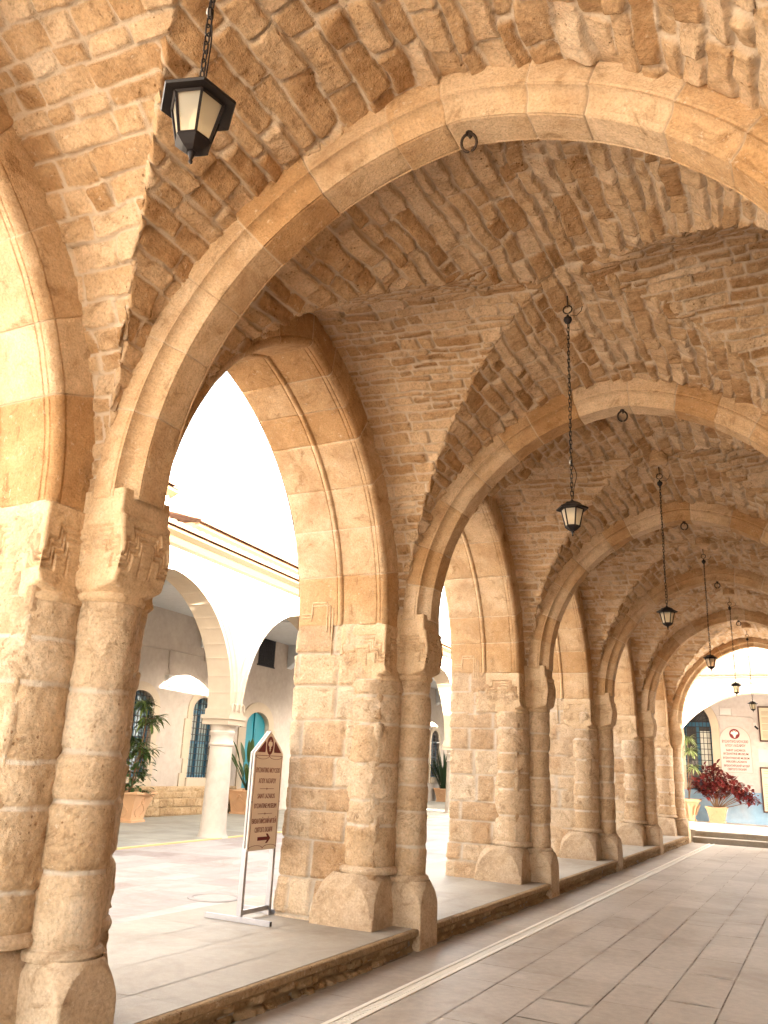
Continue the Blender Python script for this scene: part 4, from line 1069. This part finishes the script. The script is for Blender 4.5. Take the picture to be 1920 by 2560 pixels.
def stroke(mb, pts, w, M, th=.0022):
    pts = np.array(pts, float)
    T = np.gradient(pts, axis=0); L = np.hypot(T[:, 0], T[:, 1])[:, None]+1e-9; N = np.stack([-T[:, 1], T[:, 0]], -1)/L
    A = pts+N*w/2; B = pts-N*w/2
    P = np.zeros((4, len(pts), 3)); P[0, :, :2] = A; P[1, :, :2] = A; P[2, :, :2] = B; P[3, :, :2] = B; P[1:3, :, 2] = th
    Q = np.array(M); P = P @ Q[:3, :3].T+Q[:3, 3]; mb.grid(P, flip=True)

# sign stand on the pavement
SX, SY0, SY1 = -1.42, 3.125, 3.612; SM = (SY0+SY1)/2; SW = SY1-SY0
st = thing('sign_stand', 'free standing metal museum sign with a pointed cream board and maroon arrow', 'sign', (SX-.03, SM, PZ))
poly = [(SY0, .775), (SY1, .775), (SY1, 1.668), (SM, 1.882), (SY0, 1.668)]
for x0, x1 in ((SX-.019, SX), (SX-.052, SX-.033)):
    mb = MB(); mb.prism(poly, 0, x0, x1); bo = mb.build('board', M_BOARDEDGE, st)
    if x1 == SX: front = bo
mb = MB(); mb.prism([(SY0+.004, .779), (SY1-.004, .779), (SY1-.004, 1.666), (SM, 1.876), (SY0+.004, 1.666)], 0, SX, SX+.0015); mb.build('face_sheet', M_BOARD, front)
MS = frame3((SX+.0016, SM, 0), (0, 1, 0), (0, 0, 1))
mb = MB(); flat(mb, oval(0, 1.742, .058, .088), MS, .0012)
for sg in (-1, 1):
    q = [(sg*.205, 1.676), (sg*.078, 1.676), (sg*.072, 1.70), (sg*.075, 1.765), (sg*.085, 1.785)]; flat(mb, q if sg < 0 else q[::-1], MS, .0012)
flat(mb, [(-.09, .862), (.07, .862), (.045, .835), (.075, .835), (.125, .878), (.075, .921), (.045, .921), (.07, .894), (-.09, .894)], MS, .0012)
mb.build('maroon_emblem', M_MAROON, front)
mb = MB(); MS2 = frame3((SX+.0030, SM, 0), (0, 1, 0), (0, 0, 1)); flat(mb, eagle((.045, .058), 0, 1.742), MS2, .001); mb.build('eagle', M_BOARD, front)
mb = MB()
hw = SW/2-.014
stroke(mb, [(-hw, 1.645), (0, 1.645), (hw, 1.645)], .005, MS)
xs = np.linspace(0, math.pi, 14)
for c in (-.5, .5): stroke(mb, [(c*hw-hw/2*math.cos(q), 1.645-.033*math.sin(q)) for q in xs], .0035, MS)
for c in (-.5, .5): stroke(mb, [(c*hw-hw/2*math.cos(q), .790+.030*math.sin(q)) for q in xs], .0035, MS)
for sg in (-1, 1):
    stroke(mb, [(sg*(hw-.012*math.sin(q*2) if q < math.pi/2 else hw-.012*abs(math.sin(q*2))), .79+.855*q/math.pi) for q in np.linspace(0, math.pi, 24)], .0035, MS)
    flat(mb, oval(sg*(hw), 1.215, .006, .010, 10), MS, .0024)
for z in (1.335, 1.105): 
    stroke(mb, [(-.12, z), (0, z), (.12, z)], .004, MS); flat(mb, oval(0, z, .006, .009, 8), MS, .0024)
flat(mb, oval(0, 1.645, .006, .009, 8), MS, .0024)
mb.build('ornament_line', M_LETTER, front)
for txt, z, w in (('ΒΥΖΑΝΤΙΝΟ ΜΟΥCЄΙΟ', 1.505, .40), ('ΑΓΙΟΥ ΛΑΖΑΡΟΥ', 1.405, .29), ('SAINT LAZAROS', 1.265, .29), ('BYZANTINE MUSEUM', 1.175, .37), ('ВИЗАНТИЙСКИЙ МУЗЕЙ', 1.035, .40), ('СВЯТОГО ЛАЗАРЯ', .955, .29)):
    letters(txt, .062, frame3((SX+.0022, SM, z), (0, 1, 0), (0, 0, 1)), M_LETTER, front if False else st, 'lettering', w, .0)
for y in (SY0-.005+.02, SY1-.015):
    mb = MB(); mb.b2((SX-.055, y-.0175, PZ+.0), (SX-.005, y+.0175, .80)); mb.build('post', M_ALU, st)
mb = MB(); mb.b2((SX-.045, SY0+.03, PZ+.045), (SX-.015, SY1-.03, PZ+.085)); mb.build('cross_bar', M_ALU, st)
for y in (SY0-.045, SY1+.03):
    mb = MB(); mb.b2((SX-.37, y-.0175, PZ+.002), (SX+.36, y+.0175, PZ+.045)); fb = mb.build('foot_bar', M_ALU, st)
    mb = MB(); mb.b2((SX+.361, y-.014, PZ+.006), (SX+.364, y+.014, PZ+.041)); mb.build('open_end', M_DARK, fb)

# museum sign on the far wall
ms = thing('wall_sign', 'round-topped cream museum sign with a red eagle roundel on the far white wall', 'sign', (.70, YW, 1.9))
mb = MB(); mb.prism([(.20, 1.93), (1.20, 1.93)]+[(.70+.5*math.cos(q), 2.98+.5*math.sin(q)) for q in np.linspace(0, math.pi, 22)], 1, YW-.03, YW-.002); mb.build('panel', simple('sign_panel', (.45, .385, .345), .6, var=.04), ms)
ME = frame3((.70, YW-.031, 0), (1, 0, 0), (0, 0, 1))
mb = MB()
q = [(-.5, 1.93), (.5, 1.93)]+[(.5*math.cos(a_), 2.98+.5*math.sin(a_)) for a_ in np.linspace(0, math.pi, 22)]+[(-.5, 1.93)]
stroke(mb, q, .012, ME, .004); mb.build('border', simple('sign_border', (.26, .21, .18), .7), ms)
mb = MB(); flat(mb, oval(0, 3.22, .17, .17), ME, .003); mb.build('roundel', simple('roundel_red', (.15, .006, .010), .5), ms)
mb = MB(); flat(mb, eagle((.15, .125), 0, 3.215), frame3((.70, YW-.0345, 0), (1, 0, 0), (0, 0, 1)), .002); mb.build('eagle', M_CURT, ms)
M_RED = simple('red_letters', (.11, .012, .012), .6)
for txt, z, w, s in (('ΒΥΖΑΝΤΙΝΟ ΜΟΥCЄΙΟ', 2.955, .84, .115), ('ΑΓΙΟΥ ΛΑΖΑΡΟΥ', 2.82, .66, .115), ('SAINT LAZAROS', 2.665, .62, .098), ('BYZANTINE MUSEUM', 2.545, .80, .098), ('BYZANTINISCHES MUSEUM', 2.405, .84, .092), ('HEILIGER LAZAROS', 2.285, .66, .092), ('ВИЗАНТИЙСКИЙ МУЗЕЙ', 2.145, .82, .092), ('СВЯТОГО ЛАЗАРЯ', 2.03, .60, .092)):
    letters(txt, s, frame3((.70, YW-.032, z), (1, 0, 0), (0, 0, 1)), M_RED, ms, 'lettering', w, .002)
# framed notice boards
def board(x0, x1, z0, z1, label, rows, seed):
    t = thing('notice_board', label, 'notice board', ((x0+x1)/2, YW, z0))
    mb = MB()
    for a_, b_ in (((x0, z0), (x1, z0+.05)), ((x0, z1-.05), (x1, z1)), ((x0, z0+.05), (x0+.045, z1-.05)), ((x1-.045, z0+.05), (x1, z1-.05))): mb.b2((a_[0], YW-.05, a_[1]), (b_[0], YW-.001, b_[1]))
    mb.build('frame', M_BROWNFRAME, t)
    mb = MB(); mb.b2((x0+.045, YW-.03, z0+.05), (x1-.045, YW-.004, z1-.05)); mb.build('sheet', M_PAPER, t)
    mb = MB(); rng = np.random.default_rng(seed)
    for z in np.linspace(z1-.13, z0+.13, rows):
        if rng.random() < .12: continue
        mb.b2((x0+.11, YW-.033, z-.006), (x1-.11-rng.random()*.12, YW-.0305, z+.006))
    mb.build('text_line', M_INK, t)
board(1.50, 2.35, 2.98, 4.17, 'upper framed notice board on the far wall, cut by the right edge', 24, 3)
board(1.42, 2.35, .67, 2.14, 'lower framed notice board on the far wall, cut by the right edge', 18, 5)
mb = MB(); mb.b2((1.42, YW-.012, 2.3), (2.1, YW-.001, 2.72)); nt = tag(mb.build('paper_notice', simple('faded_paper', (.44, .415, .40), .7, var=.04)), 'faded pale paper notice on the far wall between the two framed boards', 'notice')

# ------------------------------------------------------------------ plants
def blade(mb, base, d, L, w, droop, rng, seg=5, tone=None, fold=.25, shape='lance'):
    base = np.array(base, float); d = np.array(d, float); d /= np.linalg.norm(d)
    side = np.cross(d, [0, 0, 1.]); 
    if np.linalg.norm(side) < .05: side = np.array([1., 0, 0])
    side /= np.linalg.norm(side); P = []; p = base.copy(); dd = d.copy()
    for i in range(seg+1):
        t = i/seg
        ww = w*({'lance': math.sin(math.pi*min(1, .12+.88*t))**.75, 'oval': math.sin(math.pi*(.06+.92*t))**.7}[shape])*.5+.0008
        up = np.cross(side, dd)
        P.append([p-side*ww+up*fold*ww, p, p+side*ww+up*fold*ww])
        dd = dd+np.array([0, 0, -droop/seg]); dd /= np.linalg.norm(dd); p = p+dd*L/seg
    mb.grid(np.array(P), np.clip(rng.random() if tone is None else tone+.3*(rng.random()-.5), 0, 1))
def whorl(mb, c, n, L, w, droop, rng, up=.3, tone=None):
    for k in range(n):
        a = rng.uniform(0, 2*math.pi); e = rng.uniform(up-.5, up+.7)
        blade(mb, c+rng.normal(0, .01, 3), (math.cos(a)*math.cos(e), math.sin(a)*math.cos(e), math.sin(e)), L*rng.uniform(.75, 1.1), w, droop*rng.uniform(.6, 1.3), rng, tone=tone)
def square_pot(root, x, y, z, top, bot, h, mat, rot=0., relief=True):
    M = np.array([[math.cos(rot), -math.sin(rot)], [math.sin(rot), math.cos(rot)]])
    def loop(hw, zz, n=12, wav=0.):
        q = []
        for (sx, sy), (ex, ey) in zip(((-1, -1), (1, -1), (1, 1), (-1, 1)), ((1, -1), (1, 1), (-1, 1), (-1, -1))):
            for t in np.arange(n)/n:
                px, py = sx+(ex-sx)*t, sy+(ey-sy)*t
                q.append((px*hw, py*hw, zz+wav*math.cos(t*2*math.pi)))
        q = np.array(q); q[:, :2] = q[:, :2] @ M.T; return q+np.array([x, y, 0])
    mb = MB(); B, T = bot/2, top/2
    L = [loop(B*1.12, z+.0), loop(B*1.12, z+.045), loop(B, z+.055), loop(B, z+.075)]
    for t in np.linspace(0, 1, 7)[1:]: L.append(loop(B+(T*.93-B)*t**1.4, z+.075+(h-.135)*t))
    L += [loop(T*1.0, z+h-.055, wav=.01), loop(T*1.03, z+h-.02, wav=.014), loop(T, z+h, wav=.018), loop(T*.9, z+h-.01), loop(T*.86, z+h-.09)]
    mb.grid(np.array(L), wv=True)
    if relief:   # scrolling relief on each side
        for k in range(4):
            a = rot+k*math.pi/2; nx, ny = math.cos(a), math.sin(a)
            for sg in (-1, 1):
                pts = []
                for t in np.linspace(0, 1, 14):
                    zz = z+.12+(h-.24)*t; hw = B+(T*.93-B)*((zz-z-.075)/(h-.135))**1.4
                    o = sg*(.25+.35*math.sin(t*math.pi*1.7))*hw
                    pts.append((x+nx*(hw+.002)-ny*o, y+ny*(hw+.002)+nx*o, zz))
                mb.tube(pts, .014, 6)
            hw2 = B+(T*.93-B)*.5
            th = np.linspace(0, 2*math.pi, 12, endpoint=False); zc = z+h*.72; hw = B+(T*.93-B)*((zc-z-.075)/(h-.135))**1.4
            mb.tube([(x+nx*(hw)-ny*.07*math.cos(q), y+ny*(hw)+nx*.07*math.cos(q), zc+.07*math.sin(q)) for q in th], .012, 6, closed=True)
    po = mb.build('pot', mat, root, True, 35)
    mb = MB(); q = loop(T*.87, z+h-.075); mb.add(q, [np.arange(len(q)).reshape(1, -1)]); mb.build('soil', M_SOIL, po)
rng = np.random.default_rng(21)
# tall umbrella-leaved plant left, by the barred windows
px, py, pz = cw3([1.98, 3.72, CG+.012]); pp = thing('potted_plant', 'tall leafy plant with feathery whorls in a carved terracotta pot below the barred windows', 'potted plant', (px, py, pz))
square_pot(pp, px, py, pz, .92, .56, .66, M_TERRA, TH+.15)
stem = MB(); fol = MB()
c = np.array([px, py, pz+.6])
dS = np.append(DS, 0)
stems = [(dS*.28+[0, 0, 2.05], 1.0), (dS*.42+[0, 0, 1.55], .9), (dS*.10+[0, 0, 1.15], .8), (-dS*.22+[0, 0, .95], .8), (dS*.34+[0, 0, .95], .8)]
for v, k in stems:
    pts = [c+np.append(DS, 0)*0, c+v*.4+rng.normal(0, .03, 3), c+v*.75+rng.normal(0, .03, 3), c+v]; stem.tube(pts, [.02, .017, .014, .01], 6)
for v, n, L in ((stems[0][0], 34, .42), (stems[1][0]*[1, 1, 1.12], 30, .40), (stems[2][0], 34, .42), (stems[3][0], 30, .40), (stems[4][0], 30, .38), (stems[0][0]*[.8, .8, .78], 24, .36)):
    for j in range(5):
        a = rng.uniform(0, 6.28); cc = c+v+np.array([math.cos(a), math.sin(a), rng.uniform(-.3, .5)])*.16; stem.tube([c+v, cc], .005, 4)
        whorl(fol, cc, n//4+3, L, .052, 1.0, rng, .15)
for j in range(230):   # round lower leaves
    a = rng.uniform(0, 6.28); rr = rng.uniform(.05, .40)**.8; zz = rng.uniform(.0, .75)
    blade(fol, c+[math.cos(a)*rr, math.sin(a)*rr, zz], (math.cos(a)+rng.normal(0, .4), math.sin(a)+rng.normal(0, .4), rng.uniform(-.5, .4)), rng.uniform(.10, .17), rng.uniform(.07, .10), .5, rng, 3, .25, shape='oval')
stem.build('stem', M_WOOD, pp, True); fol.build('foliage', M_LEAF, pp)
# strelitzia by the teal door
px, py, pz = cw3([7.30, 3.85, CG+.012]); pp = thing('potted_plant', 'paddle-leaved plant in a terracotta pot in front of the teal door', 'potted plant', (px, py, pz))
square_pot(pp, px, py, pz, .88, .60, .66, M_TERRA, TH)
fol = MB(); stem = MB(); c = np.array([px, py, pz+.6])
for k in range(17):
    a = rng.uniform(0, 6.28); e = rng.uniform(.95, 1.45); dv = np.array([math.cos(a)*math.cos(e), math.sin(a)*math.cos(e), math.sin(e)]); l = rng.uniform(.35, 1.0)
    stem.tube([c, c+dv*l*.6, c+dv*l], [.014, .011, .008], 5); blade(fol, c+dv*l, dv, rng.uniform(.45, .65), rng.uniform(.12, .17), .25, rng, 6, .55, .35, 'oval')
stem.build('stem', M_LEAFD, pp, True); fol.build('foliage', M_LEAF, pp)
# dark sword leaves in the gap past the sign pillar
px, py, pz = cw3([14.0+S0-.3-.9, 3.7, CG+.012])
px, py, pz = 0, 0, CG+.012
def place_gap(): return np.array([-14.3, 26.0])
gx = cw3([25.1, 4.0, 0]); px, py = gx[0], gx[1]
pp = thing('potted_plant', 'dark upright sword-leaved plant in a pot seen in the gap past the sign pillar', 'potted plant', (px, py, pz))
square_pot(pp, px, py, pz, .80, .55, .60, M_TERRA, TH)
fol = MB(); c = np.array([px, py, pz+.52])
for k in range(70):
    a = rng.uniform(0, 6.28); e = rng.uniform(1.0, 1.5); blade(fol, c+[math.cos(a)*.2*rng.random(), math.sin(a)*.2*rng.random(), 0], (math.cos(a)*math.cos(e), math.sin(a)*math.cos(e), math.sin(e)), rng.uniform(1.0, 2.3), .07, .35, rng, 6, .3)
fol.build('foliage', M_LEAFD, pp)
# croton at the far end
px, py, pz = .01, 27.95, LZ; pp = thing('potted_plant', 'dark red croton bush leaning right in a square cream pot below the wall sign', 'potted plant', (px, py, pz))
square_pot(pp, px, py, pz, .66, .46, .50, M_CREAMPOT, .0)
fol = MB(); stem = MB(); c = np.array([px, py, pz+.45])
tips = [(-.62, -.05, .82), (-.48, .1, .62), (-.38, -.1, 1.02), (-.25, .05, .72), (-.08, -.1, .68), (-.02, .1, 1.02), (.06, 0, 1.28), (-.16, -.05, 1.2), (.20, -.1, .92), (.30, .05, .70), (.40, -.05, .98), (.62, 0, .80), (.70, -.1, .66), (.92, 0, .60), (1.06, .05, .46), (.82, -.05, .42), (1.16, 0, .30), (.30, -.15, .50), (.0, -.15, .50), (-.3, -.15, .45), (.52, -.1, .62), (.78, .1, .52), (.12, -.2, .8)]
for v in tips:
    v = np.array(v); mid_ = np.array([v[0]*.45, v[1]*.4, v[2]*.5-.04*abs(v[0])])
    stem.tube([c+[v[0]*.08, 0, 0], c+mid_, c+v], [.016, .012, .007], 5)
    for j in range(34):
        q = c+v+rng.normal(0, .085, 3); a = rng.uniform(0, 6.28); e = rng.uniform(-.5, 1.0)
        blade(fol, q, (math.cos(a)*math.cos(e), math.sin(a)*math.cos(e), math.sin(e)), rng.uniform(.16, .25), rng.uniform(.075, .115), .5, rng, 4, .45, .3, 'oval')
stem.build('stem', M_WOOD, pp, True); fol.build('foliage', M_CROT, pp)
# dracaena in the capital-shaped urn
px, py, pz = -.86, 27.9, LZ; pp = thing('potted_plant', 'pale spiky dracaena in a cream urn half hidden by the last pillar', 'potted plant', (px, py, pz))
mb = MB(); mb.lathe([(.20, 0), (.21, .05), (.17, .08), (.17, .16), (.20, .30), (.27, .52), (.33, .62), (.34, .70), (.30, .70), (.28, .62)], (px, py, pz), 8, cap=False); mb.grid(np.array([[(px+sx*.36, py+sy*.36, pz+z) for sx, sy in ((-1, -1), (1, -1), (1, 1), (-1, 1))] for z in (.64, .72)]), wv=True)
for q in np.arange(8)*math.pi/4: mb.tube([(px+.2*math.cos(q), py+.2*math.sin(q), pz+.2), (px+.27*math.cos(q), py+.27*math.sin(q), pz+.42), (px+.35*math.cos(q), py+.35*math.sin(q), pz+.55)], [.03, .04, .02], 6)
mb.add([(px+sx*.33, py+sy*.33, pz+.70) for sx, sy in ((-1, -1), (1, -1), (1, 1), (-1, 1))], [np.array([[0, 1, 2, 3]])])
mb.build('pot', M_CREAMPOT, pp, True, 40)
fol = MB(); stem = MB(); c = np.array([px, py, pz+.68])
stem.tube([c, c+[.03, 0, .9], c+[.06, 0, 1.95]], [.022, .018, .014], 6); stem.tube([c, c+[.12, 0, .7], c+[.16, 0, 1.1]], [.018, .014, .012], 6)
for v, n in (((.08, 0, 2.0), 60), ((.14, 0, 1.62), 60), ((.20, 0, 1.05), 44)): whorl(fol, c+np.array(v), n, .42, .034, 1.3, rng, .35)
stem.build('stem', M_WOOD, pp, True); fol.build('foliage', M_LEAFP, pp)

# ------------------------------------------------------------------ camera, light, world
cam = bpy.data.cameras.new('camera'); co = bpy.data.objects.new('camera', cam); COL.objects.link(co)
fw = Vector((-math.sin(YAW)*math.cos(PITCH), math.cos(YAW)*math.cos(PITCH), math.sin(PITCH)))
r0 = Vector((math.cos(YAW), math.sin(YAW), 0)); u0 = r0.cross(fw)
R_ = math.cos(ROLL)*r0+math.sin(ROLL)*u0; U_ = -math.sin(ROLL)*r0+math.cos(ROLL)*u0
co.matrix_world = Matrix(((R_.x, U_.x, -fw.x, CAM[0]), (R_.y, U_.y, -fw.y, CAM[1]), (R_.z, U_.z, -fw.z, CAM[2]), (0, 0, 0, 1)))
cam.sensor_fit = 'HORIZONTAL'; cam.sensor_width = 36; cam.lens = 36*1789/1659; cam.clip_start = .05; cam.clip_end = 2000
SC.camera = co

SUND = Vector((-4.43, 1.5, -1.15)).normalized()
su = bpy.data.lights.new('sun', 'SUN'); su.energy = 5.0; su.angle = rad(.5); su.color = (1., .92, .80)
so = bpy.data.objects.new('sun', su); COL.objects.link(so); so.rotation_euler = SUND.to_track_quat('-Z', 'Y').to_euler(); so.location = (20, -8, 15)
w = bpy.data.worlds.new('World'); SC.world = w; w.use_nodes = True; nt = w.node_tree; nt.nodes.clear()
out = nt.nodes.new('ShaderNodeOutputWorld'); bg = nt.nodes.new('ShaderNodeBackground'); sky = nt.nodes.new('ShaderNodeTexSky')
sky.sky_type = 'NISHITA'; sky.sun_disc = False; sky.sun_elevation = math.asin(-SUND.z); sky.sun_rotation = math.atan2(-SUND.x, -SUND.y); sky.dust_density = 3.; sky.air_density = 1.; sky.ozone_density = .6
hsv = nt.nodes.new('ShaderNodeHueSaturation'); hsv.inputs['Saturation'].default_value = .35
mul = nt.nodes.new('ShaderNodeMix'); mul.data_type = 'RGBA'; mul.blend_type = 'MULTIPLY'; mul.inputs[0].default_value = 1; mul.inputs[7].default_value = (1.0, .955, .885, 1)
nt.links.new(sky.outputs[0], hsv.inputs['Color']); nt.links.new(hsv.outputs[0], mul.inputs[6]); nt.links.new(mul.outputs[2], bg.inputs[0]); nt.links.new(bg.outputs[0], out.inputs[0])
bg.inputs[1].default_value = .10

SC.view_settings.view_transform = 'Standard'; SC.view_settings.look = 'None'; SC.view_settings.gamma = 1; SC.view_settings.exposure = 5.0
SC.cycles.use_denoising = True
SC.cycles.max_bounces = 12; SC.cycles.diffuse_bounces = 7; SC.cycles.glossy_bounces = 3; SC.cycles.transmission_bounces = 6
SC.cycles.sample_clamp_indirect = 12
SC.cycles.caustics_reflective = False; SC.cycles.caustics_refractive = False
